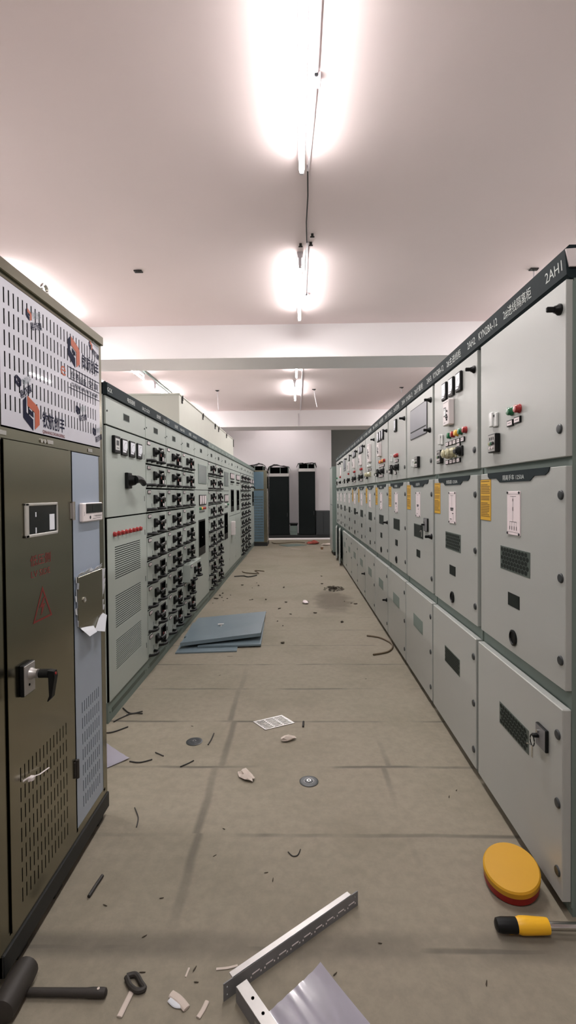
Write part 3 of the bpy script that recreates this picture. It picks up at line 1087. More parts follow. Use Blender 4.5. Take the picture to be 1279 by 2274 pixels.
protos = {}
for i in range(len(LEFT)):
    t, w = left_base(i)
    kind = LEFT[i][2]
    if kind in ('drawer', 'pulled'):
        for r in range(9):
            h = ROWS[r] - ROWS[r + 1]
            key = 'd'
            if key not in protos:
                protos[key] = make_drawer(.6, .193)
                d = protos[key]
                d.parent = t
            else:
                d = copy_tree(protos[key], t)
            d.location = ((w - .6) / 2, -.07 if (kind == 'pulled' and r == 6) else 0, ROWS[r + 1])
        continue
    if kind == 'meter':
        d = MB().box(.005, w - .005, -.010, .006, 1.29, 1.862, .0015).build('upper_door', 'paint_left', t)
        # first meter is a deeper digital one
        mb = MB().box(.095, .198, -.032, -.01, 1.70, 1.812, .004)
        mb.m(1).box(.106, .182, -.0326, -.028, 1.72, 1.795)
        mb.m(2).box(.122, .162, -.0332, -.032, 1.75, 1.782, .002)
        mb.m(2).box(.125, .165, -.033, -.032, 1.73, 1.736)
        mb.build('digital_meter', ['black', 'clear', 'knob'], d)
        for a in (.252, .410, .573):
            meter(d, a, a + .112, 1.697, 1.81, -.01, .013)
        mb = MB().box(.325, .410, -.034, -.010, 1.474, 1.583, .004)
        mb.cyl((.37, -.034, 1.53), (0, -1, 0), .04, .036, 20, .032)
        mb.tube([(.352, -.068, 1.534), (.40, -.078, 1.538), (.44, -.084, 1.534), (.475, -.086, 1.522), (.505, -.086, 1.508)], .025, 10, .95, [1.3, 1.1, .95, .85, .8])
        mb.build('rotary_handle', 'black', d)
        hinge(d, .757, 1.72)
        hinge(d, .757, 1.40)
        d = MB()
        banks = []
        for z1, z0 in ((1.09, .886), (.772, .57), (.483, .30)):
            n = 15
            p = (z1 - z0) / (n - 1)
            banks.append(([(.125, .64)], [(z0 + p * k - .0032, z0 + p * k + .0032) for k in range(n)]))
        d.holed(.005, w - .005, .135, 1.281, banks, -.010, .003)
        d = d.build('louvred_door', 'paint_left', t)
        for k in range(8):
            lamp(d, .112 + .0745 * k, 1.177, -.01, 'red', .0155, .018)
        for z in (1.14, .78, .26):
            hinge(d, .757, z)
    elif kind == 'screen':
        d = MB().box(.005, w - .005, -.010, .006, 1.485, 1.862, .0015).build('upper_door', 'paint_left', t)
        MB().box(.21 * w / .85, .72 * w / .85, -.016, -.01, 1.56, 1.795, .003).m(1).box(.225 * w / .85, .705 * w / .85, -.0168, -.015, 1.572, 1.783).build('screen', ['frame', 'screen_grey'], d)
        hinge(d, w - .04, 1.78)
        hinge(d, w - .04, 1.56)
        d = MB().box(.005, w - .005, -.010, .006, .135, 1.478, .0015).build('lower_door', 'paint_left', t)
        triple_meter(d, .24 * w / .85, .67 * w / .85, 1.293, 1.424)
        lamp_row(d, [.28, .35, .42, .49, .56], 1.256, ['green', 'amber', 'red', 'red', 'red'] if i == 4 else ['clear', 'clear', 'green', 'green', 'green'])
        dark_vent(d, .2 * w / .85, .61 * w / .85, .685, 1.12)
        for z in (1.36, .95, .3):
            hinge(d, w - .04, z)
    elif kind in ('panel', 'panel2'):
        d = MB().box(.005, w - .005, -.010, .006, 1.045, 1.862, .0015).build('upper_door', 'paint_left', t)
        triple_meter(d, .15, .66, 1.695, 1.805)
        lamp_row(d, [.2, .3, .4, .5], 1.645, ['black', 'black', 'black', 'black'])
        dark_vent(d, .2, .6, 1.11, 1.51)
        d = MB().box(.005, w - .005, -.010, .006, .135, 1.035, .0015).build('lower_door', 'paint_left', t)
        if kind == 'panel':
            mb = MB().box(.2, .36, -.07, -.01, .70, .94, .004)
            mb.build('wall_switch_box', 'white', d)
            MB().box(.36, .40, -.06, -.02, .80, .86, .004).tube([(.39, -.04, .83), (.43, -.06, .82)], .01, 6).build('switch_lever', 'tin_red', d)
        hinge(d, w - .04, .6)
        hinge(d, w - .04, .25)
    elif kind == 'end':
        d = MB().box(.005, w - .005, -.010, .006, .135, 1.862, .0015).build('front_door', 'paint_left', t)
        triple_meter(d, .1, .55, 1.69, 1.80)
        mb = MB().tube([(.25, -.01, 1.60), (.25, -.09, 1.60), (.42, -.1, 1.57)], .02, 8)
        mb.m(1).box(.15, .5, -.012, -.01, 1.57, 1.66, .002)
        mb.build('switch_handle', ['black', 'plate'], d)
    else:
        d = MB().box(.005, w - .005, -.010, .006, .135, 1.862, .0015).build('front_door', 'paint_left', t)
        triple_meter(d, .1, .55, 1.69, 1.80)
        dark_vent(d, .1, .5, 1.11, 1.5)

# cream duct on top of the row
t = thing('busbar_duct', 'long cream sheet-metal duct lying on top of the left row', 'duct', (-1.3, 5.45, 2.127), PI / 2)
mb = MB().box(0, 4.6, 0, .8, .0, .418, .004)
mb.build('duct_body', 'cream', t)
MB().box(-.006, 4.606, -.008, .806, .405, .424, .002).build('duct_lid', 'cream', t)
for x in (.12, 1.35, 2.35, 2.7, 3.6):
    MB().box(x - .016, x + .016, -.012, 0, .33, .40, .003).box(x - .008, x + .008, -.018, -.008, .36, .42, .002).build('latch', 'rubber', t)
for z in (0,):
    MB().box(4.57, 4.61, -.012, 0, .26, .42, .003).build('edge_strip', 'rubber', t)

# ------------------------------------------------------------------ near stainless cabinet
SX, SY = -.86, 1.372
st = thing('stainless_cabinet', 'tall stainless steel cabinet with slotted film-covered top, standing nearest on the left', 'cabinet', (SX, SY, 0), PI / 2)
w = .792
mb = MB().box(0, w, .014, .8, .105, 2.12)          # carcass
mb.box(0, .045, 0, .014, .105, 2.12).box(.765, w, 0, .014, .105, 2.12)
mb.box(.045, .765, 0, .014, 2.072, 2.12).box(.045, .765, 0, .014, 1.60, 1.632).box(.045, .765, 0, .014, .105, .128)
mb.box(.478, .492, .004, .014, .128, 1.60)
mb.m(1).box(.0455, .7645, .0125, .0142, .129, 1.599).box(.0455, .7645, .0125, .0142, 1.633, 2.071)
mb.build('carcass', ['steel', 'black_matte'], st)
MB().box(-.004, w + .004, -.010, .81, 2.085, 2.124, .003).build('top_rail', 'steel', st)
mb = MB().box(.005, w + .006, -.006, .1, .036, .104, .003).box(.005, w + .006, .7, .8, .036, .104, .003)
mb.box(.005, .1, .0, .8, .04, .1).box(w - .1, w + .006, .0, .8, .04, .1)
mb.build('base_channel', 'base', st)
for x in (.13, .36, .74):
    MB().box(x - .03, x + .03, .01, .09, .0, .04, .003).build('foot', 'base', st)
MB().lathe([(.016, 0), (.016, .006), (.008, .01), (.008, .018)], (.37, .03, 2.124), (0, 0, 1), 12).tube(
    [(.37 + .02 * math.cos(a), .03, 2.155 + .02 * math.sin(a)) for a in [2 * PI * i / 16 for i in range(17)]], .006, 8).build('lifting_eye', 'steel_bright', st)
# rail details
mb = MB()
for x in (.05, .33, .66):
    mb.box(x - .02, x + .02, -.003, 0, 1.608, 1.622, .001)
for k in range(3):
    mb.cyl((.27 + .022 * k, 0, 1.614), (0, -1, 0), .007, .004, 10)
mb.build('rail_clips', 'steel_bright', st)
# slotted top panel
cols = [(.066 + .025 * k, .066 + .025 * k + .0072) for k in range(27)]
rows = [(1.998 - .0625 * k, 2.044 - .0625 * k) for k in range(6)]
tp = MB().holed(.047, .763, 1.637, 2.069, [(cols, rows)], -.002, .001).build('slotted_top_panel', 'film_white', st)
YF = -.0028


def emblem(mb, cx, cz, s, y):
    """hexagonal two-colour shield with a white square spiral"""
    def P(pts):
        return [(cx + x * s, cz + z * s * .84) for x, z in pts]
    mb.m(0).poly(P([(-.5, .36), (-.30, .56), (-.30, -.06), (.10, -.28), (.10, -.72), (-.5, -.30)]), y)
    mb.m(1).poly(P([(-.24, .60), (-.24, .20), (.20, .02), (.20, -.66), (.5, -.42), (.5, .14), (.38, .30)]), y - .0002)
    mb.m(0).poly(P([(-.16, .10), (.12, -.02), (.12, -.20), (-.16, -.08)]), y - .0002)


def brand(x, z, s, y, sub=True, turn=0.0):
    mb = MB()
    emblem(mb, x, z, s, y)
    mb.m(0).text('钦航创丰', x + s * 1.5, z - s * .36, s * .6, y, s * 1.6, bold=.012)
    if sub:
        mb.m(2).text('QINHANGCHUANGFENG', x + s * 1.5, z - s * .60, s * .16, y, s * 1.6, bold=.012)
    return mb.build('printed_logo', ['navy', 'orange', 'red_print'], tp)


brand(.21, 1.70, .098, YF)
brand(.522, 1.985, .102, YF, False)
# printed caption box below the second logo
mb = MB()
for z in (1.915, 1.872, 1.838):
    mb.box(.475, .762, YF - .0002, YF, z - .0012, z + .0012)
mb.text('仪表', .53, 1.88, .03, YF, .07).text('设备', .60, 1.875, .03, YF, .06).text('空调', .70, 1.88, .03, YF, .09)
mb.text('工程机械 电气成套', .62, 1.848, .018, YF, .25)
mb.m(1).text('e', .432, 1.872, .075, YF, .04)
mb.build('printed_caption', ['navy', 'orange'], tp)
for q, (cx, cz, tn) in enumerate(((.215, 2.012, .3), (.148, 1.785, .5), (.69, 2.055, -.2), (.715, 1.70, .3), (.56, 1.765, .2))):
    mb = MB()
    emblem(mb, cx - .012, cz, .034, YF)
    mb.m(2).text('钦航创丰', cx + .04, cz + .004, .024, YF, .055, 'C', 0, tn)
    mb.m(0).text('易撕膜', cx + .035, cz - .034, .026, YF, .075, 'C', 0, tn, .014)
    mb.build('printed_mark', ['navy', 'orange' if q in (0, 2) else 'navy', 'blue_sheet'], tp)

# door
cols = [(.103 + .0228 * k, .103 + .0228 * k + .005) for k in range(14)]
rows = [(.553 - .062 * k, .597 - .062 * k) for k in range(7)]
mb = MB().holed(.049, .474, .132, 1.596, [(cols, rows)], -.006, .0015)
dr = mb.build('stainless_door', 'steel', st)
YD2 = -.006
mb = MB()
x0, x1, z0, z1 = .148, .356, 1.296, 1.406
for a in ((x0, x1, z1 - .009, z1), (x0, x1, z0, z0 + .010), (x0, x0 + .020, z0, z1), (x1 - .007, x1, z0, z1)):
    mb.box(a[0], a[1], YD2 - .007, YD2, a[2], a[3], .002)
mb.m(1).box(x0 + .02, x1 - .008, YD2 - .003, YD2 - .001, z0 + .01, z1 - .01)
mb.m(2).box(x1 - .055, x1 - .022, YD2 - .0042, YD2 - .003, z0 + .016, z1 - .04)  # pale patch painted in as the bright reflection at the right
mb.m(2).box(x0 + .062, x0 + .067, YD2 - .0042, YD2 - .003, z1 - .045, z1 - .03).box(x0 + .062, x0 + .067, YD2 - .0042, YD2 - .003, z0 + .012, z0 + .03)
mb.build('window', ['window_frame', 'screen_black', 'glassy'], dr)
for z in (1.371, .385):
    MB().cyl((.476, -.012, z - .035), (0, 0, 1), .007, .07, 10).box(.462, .49, -.009, -.004, z - .03, z + .03, .001).build('hinge', 'steel_bright' if z > 1 else 'mallet', dr)
mb = MB().text('低压侧', .245, 1.205, .038, YD2 - .0006, .13).text('LV SIDE', .245, 1.165, .03, YD2 - .0006, .12)
mb.build('stencilled_lettering', 'red_print', dr)
mb = MB()
tri = [(.252, 1.128), (.190, 1.016), (.314, 1.016)]
ti = [(.252, 1.113), (.202, 1.0225), (.302, 1.0225)]
for k in range(3):
    n = (k + 1) % 3
    mb.poly([tri[k], tri[n], ti[n], ti[k]], YD2 - .0006)
mb.poly([(.258, 1.09), (.232, 1.058), (.248, 1.060), (.238, 1.032), (.246, 1.036), (.268, 1.068), (.252, 1.066), (.268, 1.09)][::-1], YD2 - .0006)
mb.build('danger_sign', 'red_print', dr)
mb = MB().box(.108, .170, YD2 - .014, YD2, .812, .909, .002)
mb.m(1).box(.109, .170, YD2 - .0155, YD2 - .013, .815, .906, .001)
mb.m(1).lathe([(.019, 0), (.017, .006), (.014, .012), (.014, .022)], (.146, YD2 - .0155, .873), (0, -1, 0), 16)
mb.m(0).cyl((.146, YD2 - .043, .873), (0, -1, 0), .0135, .03, 16)
mb.m(0).xprism([(-.078, .885), (-.098, .882), (-.101, .865), (-.09, .80), (-.078, .787), (-.076, .79), (-.082, .805), (-.08, .865)], .136, .156)
mb.m(2).cyl((.146, -.098, .874), (0, -1, 0), .0045, .003, 10)
mb.m(3).cyl((.136, YD2 - .0155, .842), (0, -1, 0), .004, .001, 8)
mb.build('door_handle', ['black', 'galv', 'red', 'black_matte'], dr)

# narrow film-covered panel
cols = [(.548 + .0198 * k, .548 + .0198 * k + .0052) for k in range(9)]
rows = [(.565 - .0625 * k, .609 - .0625 * k) for k in range(7)]
mb = MB().holed(.495, .762, .132, 1.596, [(cols, rows)], -.001, .001)
npn = mb.build('narrow_panel', 'film_blue', st)
mb = MB().box(.745, .763, -.0022, 0, .13, 1.597).box(.494, .764, -.0022, -.0005, .13, .142)
mb.build('panel_edge', 'steel', npn)
mb = MB().box(.546, .744, -.017, -.001, 1.323, 1.399, .004)
mb.m(1).box(.576, .738, -.0185, -.015, 1.356, 1.396, .002)
mb.m(2).box(.635, .715, -.0189, -.0185, 1.362, 1.39)
mb.m(3).text('广州莱安智能科技', .69, 1.341, .009, -.0176, .085)
mb.m(3).box(.64, .725, -.0176, -.017, 1.334, 1.3352)
mb.m(3).cyl((.616, -.0172, 1.34), (0, -1, 0), .007, .0005, 12).text('J', .558, 1.352, .018, -.0176)
mb.build('monitor_unit', ['white', 'screen_black', 'vent_dark', 'letter_dark'], npn)
# small locked hatch with torn film round it
mb = MB().box(.515, .748, -.010, -.001, .915, 1.112, .002)
mb.m(1).lathe([(.011, 0), (.011, .004), (.007, .006), (.006, .002)], (.561, -.010, 1.015), (0, -1, 0), 14)
mb.build('locked_hatch', ['steel', 'steel_bright'], npn)
rr = random.Random(11)
mb = MB()


def ragged(p, q, n, out):
    pts = []
    for i in range(n + 1):
        s = i / n
        pts.append((p[0] + (q[0] - p[0]) * s, p[1] + (q[1] - p[1]) * s))
    for a, b in zip(pts, pts[1:]):
        dx, dz = out[0] * rr.uniform(.006, .02), out[1] * rr.uniform(.006, .022)
        yb = -.004 - rr.uniform(0, .012)
        va = [(a[0], -.0035, a[1]), (b[0], -.0035, b[1]), (b[0] + dx, yb, b[1] + dz), (a[0] + dx * .6, yb * .8, a[1] + dz * .6)]
        vb = [(x, y - .0012, z) for x, y, z in va]
        mb.hexa(va, vb)


ragged((.513, 1.115), (.75, 1.115), 14, (0, 1))
ragged((.512, .92), (.512, 1.115), 8, (-1, 0))
ragged((.75, .93), (.75, 1.11), 8, (1, 0))
mb.hexa([(.53, -.004, .912), (.66, -.004, .885), (.655, -.02, .862), (.56, -.03, .87)], [(.53, -.0055, .911), (.66, -.0055, .884), (.655, -.0215, .861), (.56, -.0315, .869)])
mb.hexa([(.74, -.004, .925), (.762, -.02, .905), (.70, -.035, .85), (.67, -.006, .862)], [(.74, -.0055, .924), (.762, -.0215, .904), (.70, -.0365, .849), (.67, -.0075, .861)])
mb.build('torn_film', 'film_torn', npn)
MB().poly([(.535, .913), (.735, .913), (.69, .872), (.66, .86), (.56, .885)][::-1], -.0032).build('bare_patch', 'steel', npn)

# cable tie threaded through the door slots
tag(MB().tube([(SX + .002, SY + .118, .545), (SX + .02, SY + .125, .555), (SX + .03, SY + .14, .55), (SX + .022, SY + .15, .535), (SX + .004, SY + .148, .53)], .003, 6).tube(
    [(SX + .028, SY + .13, .555), (SX + .03, SY + .17, .54), (SX + .024, SY + .24, .522)], .003, 6, .5).box(SX + .02, SX + .034, SY + .12, SY + .136, .545, .558, .002).build('cable_tie', 'white'),
    'white cable tie threaded through the stainless door slots', 'cable tie')

# ------------------------------------------------------------------ far end
t = thing('filmed_cabinet', 'far stainless cabinet under blue protective film at the end of the left row', 'cabinet', (-1.95, 13.42, 0), 0)
mb = MB().box(0, 1.12, 0.006, .8, .1, 2.07, .004)
mb.build('carcass', 'steel', t)
cols = [(.78 + .03 * k, .78 + .03 * k + .012) for k in range(8)]
rows = [(.2 + .075 * k, .2 + .075 * k + .035) for k in range(16)]

for nm, a, b in (('lower_film_panel', .12, 1.52), ('upper_film_panel', 1.56, 2.03)):
    hl = [(cols, rows)] if a < 1 else []
    MB().holed(.03, 1.03, a, b, hl, -.002, .004).build(nm, 'film_deep', t)
MB().box(.02, 1.12, .01, .78, 0, .1).build('base', 'base', t)
mb = MB()
mb.cyl((1.125, .06, 1.45), (0, 0, 1), .012, .12, 10).box(1.118, 1.135, .2, .6, .15, 1.5, .003)
mb.build('door_edge', 'steel_bright', t)

CY = 15.62
mb = MB().box(-1.0, 1.12, CY - .02, CY + .75, .0, .11, .006)
tag(mb.build('base_frame', 'base'), 'long dark steel base frame under the black cabinets at the far wall', 'base frame')


def bag_mesh(mb, x0, x1, y0, y1, z0, z1, seed, hang=.1):
    rr = random.Random(seed)
    nx, ny = 14, 6
    g = []
    for i in range(nx + 1):
        row = []
        for j in range(ny + 1):
            s, q = i / nx, j / ny
            x = x0 + (x1 - x0) * s
            y = y0 + (y1 - y0) * q
            e = min(s, 1 - s) * 4
            z = z0 + (z1 - z0) * (min(1, e) ** .6) * (.7 + .3 * math.sin(s * 7 + seed)) + rr.uniform(-.015, .015)
            if i in (0, nx):
                z -= hang
            row.append(mb.bm.verts.new((x, y, z)))
        g.append(row)
    for i in range(nx):
        for j in range(ny):
            f = mb.bm.faces.new((g[i][j], g[i + 1][j], g[i + 1][j + 1], g[i][j + 1]))
            f.material_index = mb.mi
    bmesh.ops.solidify(mb.bm, geom=mb.bm.faces[:], thickness=.012)
    return mb


def black_cabinet(x0, x1, ztop, label, cap):
    t = thing('black_cabinet', label, 'cabinet', (x0, CY, .11), 0, 'black cabinets at the far wall')
    w, h = x1 - x0, ztop - .11
    MB().box(0, w, .01, .7, 0, h, .006).build('cabinet_body', 'cab_black', t)
    d = MB().box(.02, w - .02, -.008, .012, .02, h - .12, .004).build('door', 'cab_black', t)
    MB().box(w - .06, w - .045, -.03, -.008, h * .3, h * .36, .003).build('door_handle', 'knob', d)
    MB().box(-.004, w + .004, -.012, .7, h - .10, h, .004).build('top_rail', 'galv', t)
    for x in (.01, w * .55, w - .03):
        MB().box(x, x + .02, 0, .03, h, h + cap * .75, .002).build('crate_post', 'frame', t)
    MB().box(.01, w - .01, .05, .66, h, h + cap * .7, .01).build('crate_core', 'black_matte', t)
    o = bag_mesh(MB(), -.06, w + .06, -.02, .7, h + cap * .7, h + cap, int(w * 100)).build('plastic_cover', 'bag', t)
    return t


black_cabinet(-.89, -.27, 2.07, 'wide black cabinet beside the blue-filmed one, plastic sheeting on top', .28)
black_cabinet(.04, .565, 2.22, 'slim tall black cabinet standing alone against the white far wall', .2)
black_cabinet(-1.72, -1.06, 2.1, 'black cabinet mostly hidden behind the blue-filmed cabinet', .3)
t = thing('low_cabinet', 'low dark grey cabinet to the right of the slim black cabinet', 'cabinet', (.585, CY + .02, .11), 0)
MB().box(0, .46, 0, .6, 0, .76, .005).build('cabinet_body', 'knob', t)
for x in (.02, .24):
    d = MB().box(x, x + .2, -.008, 0, .05, .72, .003).build('door', 'knob', t)
MB().box(0.47, .5, .1, .5, 0, .32, .004).build('side_block', 'black', t)
t = tag(MB().box(-.24, -.01, CY + .1, CY + .5, .2, .40, .005).box(-.24, -.01, CY + .08, CY + .52, .11, .2).m(1).box(-.26, .01, CY + .09, CY + .5, .44, .47).box(-.24, -.01, CY + .3, CY + .5, .4, .44).build('grey_case', ['frame', 'black']),
        'low grey case between the two black cabinets', 'case')

# ------------------------------------------------------------------ things lying on the floor
# folded sheet-metal panels
def sheet(label, q, th=.012, lip=.02, knob_at=None, edges=((0, 1), (3, 2))):
    t = thing('metal_panel', label, 'metal panel', tuple(q[0]), 0, 'sheet metal panels on the floor')
    o = Vector(q[0])
    q = [Vector(p) - o for p in q]
    up = Vector((0, 0, th))
    mb = MB().hexa(q, [p + up for p in q])
    mb.build('sheet', 'blue_sheet', t)
    for a, b in edges:
        e = (q[b] - q[a]).normalized()
        n = (q[(b + 1) % 4 if a == 0 else 1] - q[b]).normalized() * .004
        d = Vector((0, 0, -lip))
        MB().hexa([q[a], q[b], q[b] + n, q[a] + n], [p + d for p in (q[a], q[b], q[b] + n, q[a] + n)]).build('folded_edge', 'blue_sheet', t)
    if knob_at:
        p = q[0] + (q[1] - q[0]) * knob_at[0] + (q[3] - q[0]) * knob_at[1] + up
        MB().lathe([(.014, 0), (.014, .006), (.009, .01), (.009, .02)], p, (0, 0, 1), 12).tube([p + Vector((-.03, 0, .02)), p + Vector((.03, .01, .022))], .006, 6).build('panel_handle', 'galv', t)
    return t


sheet('bottom-most blue-grey metal panel sticking out at the near left of the stack', [(-1.105, 4.37, .002), (-.56, 4.425, .002), (-.62, 5.43, .002), (-1.165, 5.4, .002)], .01, .001)
sheet('blue-grey metal panel sticking out at the near right corner of the stack', [(-.93, 4.50, .021), (-.35, 4.56, .019), (-.37, 5.35, .019), (-.95, 5.3, .021)], .010, .006)
sheet('blue-grey metal panel at the back of the floor stack, partly covered', [(-1.105, 4.72, .046), (-.37, 4.9, .048), (-.376, 5.74, .046), (-1.115, 5.44, .046)], .008, .012)
sheet('topmost blue-grey metal panel of the floor stack, with a small handle', [(-1.085, 4.47, .060), (-.36, 4.69, .088), (-.363, 5.06, .098), (-1.045, 5.02, .062)], .01, .022, (.36, .8), ((0, 1),))

# grinding discs
for x, y, lab, rim in ((-.606, 2.81, 'worn dark disc left on the floor near the stainless cabinet', 0), (.046, 2.42, 'dark disc with a shiny hub in the middle of the aisle floor', 1)):
    t = thing('grinding_disc', lab, 'grinding disc', (x, y, 0), 0, 'grinding discs')
    MB().lathe([(.046, 0), (.047, .003), (.040, .005), (.022, .0035), (.018, .006)], (0, 0, 0), (0, 0, 1), 28).build('disc', 'knob', t)
    MB().lathe([(.0105, .0055), (.0105, .008), (.006, .008), (.0055, .006)], (0, 0, 0), (0, 0, 1), 20).build('hub', 'steel_bright' if rim else 'dark_steel', t)
    if rim:
        MB().lathe([(.026, .0042), (.026, .0052), (.0235, .005), (.0235, .0038)], (0, 0, 0), (0, 0, 1), 28).build('ring', 'dark_steel', t)

# perforated grille plate and the scrap of film stuck on it
t = thing('grille_plate', 'small slotted aluminium plate on the floor with plastic scrap on it', 'grille', (-.205, 2.948, .004), math.atan2(.094, .179))
cols = [(.012 + .062 * k, .064 + .062 * k) for k in range(3)]
rows = [(.012 + .0165 * k, .020 + .0165 * k) for k in range(7)]
g = MB().holed(0, .20, 0, .135, [(cols, rows)], 0, .0025)
g.transform(Matrix.Rotation(-PI / 2, 4, 'X') @ Matrix.Translation((0, 0, -.0)))
g.transform(Matrix(((1, .18, 0, 0), (0, -1, 0, 0), (0, 0, 1, 0), (0, 0, 0, 1))) @ Matrix.Scale(-1, 4, (0, 1, 0)))
g.build('slotted_plate', 'galv', t)


def crumple(name, m, label, cat, x, y, sx, sy, sz, seed, rz=0.0, group=None):
    """crumpled little lump of film, cloth or litter"""
    rr = random.Random(seed)
    bm = bmesh.new()
    bmesh.ops.create_icosphere(bm, subdivisions=2, radius=1.0)
    for v in bm.verts:
        k = rr.uniform(.65, 1.2)
        v.co = Vector((v.co.x * sx * k, v.co.y * sy * k, max(0, (v.co.z * .5 + .5)) * sz * rr.uniform(.5, 1.2)))
    mb = MB()
    mb.bm.free()
    mb.bm = bm
    return tag(mb.build(name, m, loc=(x, y, 0.001), rot=(0, 0, rz)), label, cat, group)


crumple('plastic_scrap', 'paper', 'crumpled clear plastic scrap by the slotted plate', 'plastic scrap', -.065, 2.825, .045, .022, .03, 2, .4)
crumple('crumpled_wrapper', 'paper', 'crumpled pinkish wrapper on the floor short of the slotted plate', 'wrapper', -.265, 2.45, .028, .065, .03, 5, .75)
crumple('paper_ball', 'plate', 'small white paper ball in the middle of the far aisle', 'paper', .092, 6.38, .05, .05, .04, 6)
crumple('red_rag', 'red_cloth', 'faded red rag on the floor at the far end of the aisle', 'rag', .45, 13.85, .19, .14, .10, 8)
crumple('crumpled_film', 'paper', 'pale crumpled film beside the red rag', 'plastic film', .80, 13.55, .16, .12, .05, 9)
t = thing('paper_cup', 'small brown cup standing on the floor near the red rag', 'cup', (.615, 12.55, 0))
MB().lathe([(.03, 0), (.036, .07), (.038, .07), (.035, .068)], (0, 0, 0), (0, 0, 1), 14).build('cup_body', 'card', t)
MB().lathe([(.0365, .06), (.04, .064), (.04, .074), (.036, .075)], (0, 0, 0), (0, 0, 1), 14).build('rim', 'paper', t)

# heap of dry leaves and dirt
rr = random.Random(4)
mb = MB()
for k in range(90):
    a, r = rr.uniform(0, 2 * PI), rr.random() ** .7
    c = Vector((r * .16 * math.cos(a), r * .20 * math.sin(a), rr.uniform(.0, .05) * (1 - r)))
    e = Euler = Matrix.Rotation(rr.uniform(0, 6), 4, 'Z') @ Matrix.Rotation(rr.uniform(-.7, .7), 4, 'X')
    s = rr.uniform(.012, .034)
    pts = [e @ Vector((x * s, y * s, z * s)) for x, y, z in ((-1, 0, 0), (-.3, .45, .15), (.5, .4, 0), (1, 0, .2), (.4, -.45, .1), (-.4, -.4, 0))]
    zmin = min((c + p).z for p in pts)
    if zmin < .001:
        c.z += .001 - zmin
    mb._add([c + p for p in pts], [(0, 1, 2, 3, 4, 5)])
tag(mb.build('leaf_litter', 'dust', loc=(.524, 7.34, 0)), 'heap of dark dry leaves swept together near the right row', 'leaves', kind='stuff')

# tin, hand tool
t = thing('round_tin', 'yellow-topped round tin with red lower half leaning by the nearest right cabinet', 'tin', (.764, 1.775, 0))
tilt = Matrix.Rotation(math.radians(17), 4, Vector((.92, -.39, 0)))
r = .093
low = r * math.sin(math.radians(17))
T = Matrix.Translation((0, 0, low)) @ tilt
mb = MB().lathe([(r - .004, 0), (r, .003), (r, .036), (r - .001, .037)], seg=48).transform(T)
mb.build('tin_base', 'tin_red', t)
mb = MB().lathe([(r + .002, .035), (r + .002, .056), (r - .003, .062), (r * .6, .063), (r * .2, .0635)], seg=48).transform(T)
mb.build('tin_lid', 'tin_yellow', t)
t = thing('hand_tool', 'hand tool with black and yellow grip and a chrome shaft', 'tool', (.63, 1.583, .028), math.radians(-1))
MB().lathe([(.012, 0), (.019, .004), (.022, .02), (.0225, .06), (.021, .08)], axis=(1, 0, 0), seg=20).build('grip_end', 'black', t)
MB().lathe([(.0215, .066), (.0255, .08), (.0255, .10), (.023, .16), (.022, .168), (.012, .169)], axis=(1, 0, 0), seg=20).tube([(.02, -.002, -.019), (.05, -.002, -.0245), (.09, 0, -.022)], .004, 6).build('grip', 'grip_yellow', t)
MB().lathe([(.0125, .16), (.0125, .262), (.011, .265)], axis=(1, 0, 0), seg=20).build('shaft', 'steel_bright', t)

# slotted angle bars
d = Vector((.417, .33, 0))
ln = d.length
ang = math.atan2(.33, .417)
t = thing('slotted_angle_bar', 'long slotted steel angle bar lying across the near floor', 'angle bar', (-.218, 1.358, 0), ang)
cols = []
for k in range(9):
    x = .095 + .049 * k
    cols.append(([(x, x + .026)], [(.0185, .0205)]))
    cols.append(([(x - .004, x - .0005), (x + .0265, x + .030)], [(.010, .0135)]))
for x in (.012, ln - .012):
    cols.append(([(x - .0025, x + .0025)], [(.012, .017), (.034, .039)]))
mb = MB().holed(0, ln, 0, .05, cols, 0, .003)
for k in range(9):
    x = .095 + .049 * k
    mb.m(1).box(x, x + .026, -.0014, .0005, .0206, .0234)  # pale strips painted in for the highlights along the slots
    for xx in (x - .006, x + .029):
        mb.m(1).box(xx, xx + .0035, -.0014, .0005, .013, .017)
mb.build('upright_flange', ['dark_steel', 'white'], t)  # darker than the lit top flange: its shade is put into the colour
MB().box(.03, ln - .03, 0, .022, .047, .050, .0008).build('top_flange', 'galv', t)
t = thing('channel_bar', 'short steel channel with bolt holes leaving the bottom edge of the picture', 'angle bar', (-.172, 1.372, 0), ang - PI / 2)
mb = MB().box(.004, .42, -.018, .018, .042, .045, .0008)
for k in range(5):
    mb.m(1).cyl((.06 + .05 * k, .002, .0452), (0, 0, 1), .0045, .0006, 10)
mb.build('top_flange', ['galv', 'black_matte'], t)
mb = MB().box(.004, .42, -.018, -.015, 0, .042)
mb.m(1).box(.10, .15, -.0186, -.018, .012, .03, .001)
mb.build('side_flange', ['dark_steel', 'galv'], t)  # side given a darker steel, standing in for shade below the top
MB().box(.004, .42, .015, .018, 0, .042).build('side_flange', 'dark_steel', t)

# plastic film sheets


def film(label, a, u, v, seed, lift=0.0):
    rr = random.Random(seed)
    mb = MB()
    n = 12
    a, u, v = Vector(a), Vector(u), Vector(v)
    g = []
    for i in range(n + 1):
        g.append([])
        for j in range(n + 1):
            p = a + u * (i / n) + v * (j / n)
            p.z = .002 + .003 * math.sin(i * 1.3 + seed) ** 2 + lift * max(0, 1 - (i + j) / 3.5) ** 2
            g[-1].append(mb.bm.verts.new(p))
    for i in range(n):
        for j in range(n):
            mb.bm.faces.new((g[i][j], g[i + 1][j], g[i + 1][j + 1], g[i][j + 1]))
    bmesh.ops.solidify(mb.bm, geom=mb.bm.faces[:], thickness=.0012)
    return tag(mb.build('plastic_sheet', 'film_floor'), label, 'plastic sheet')


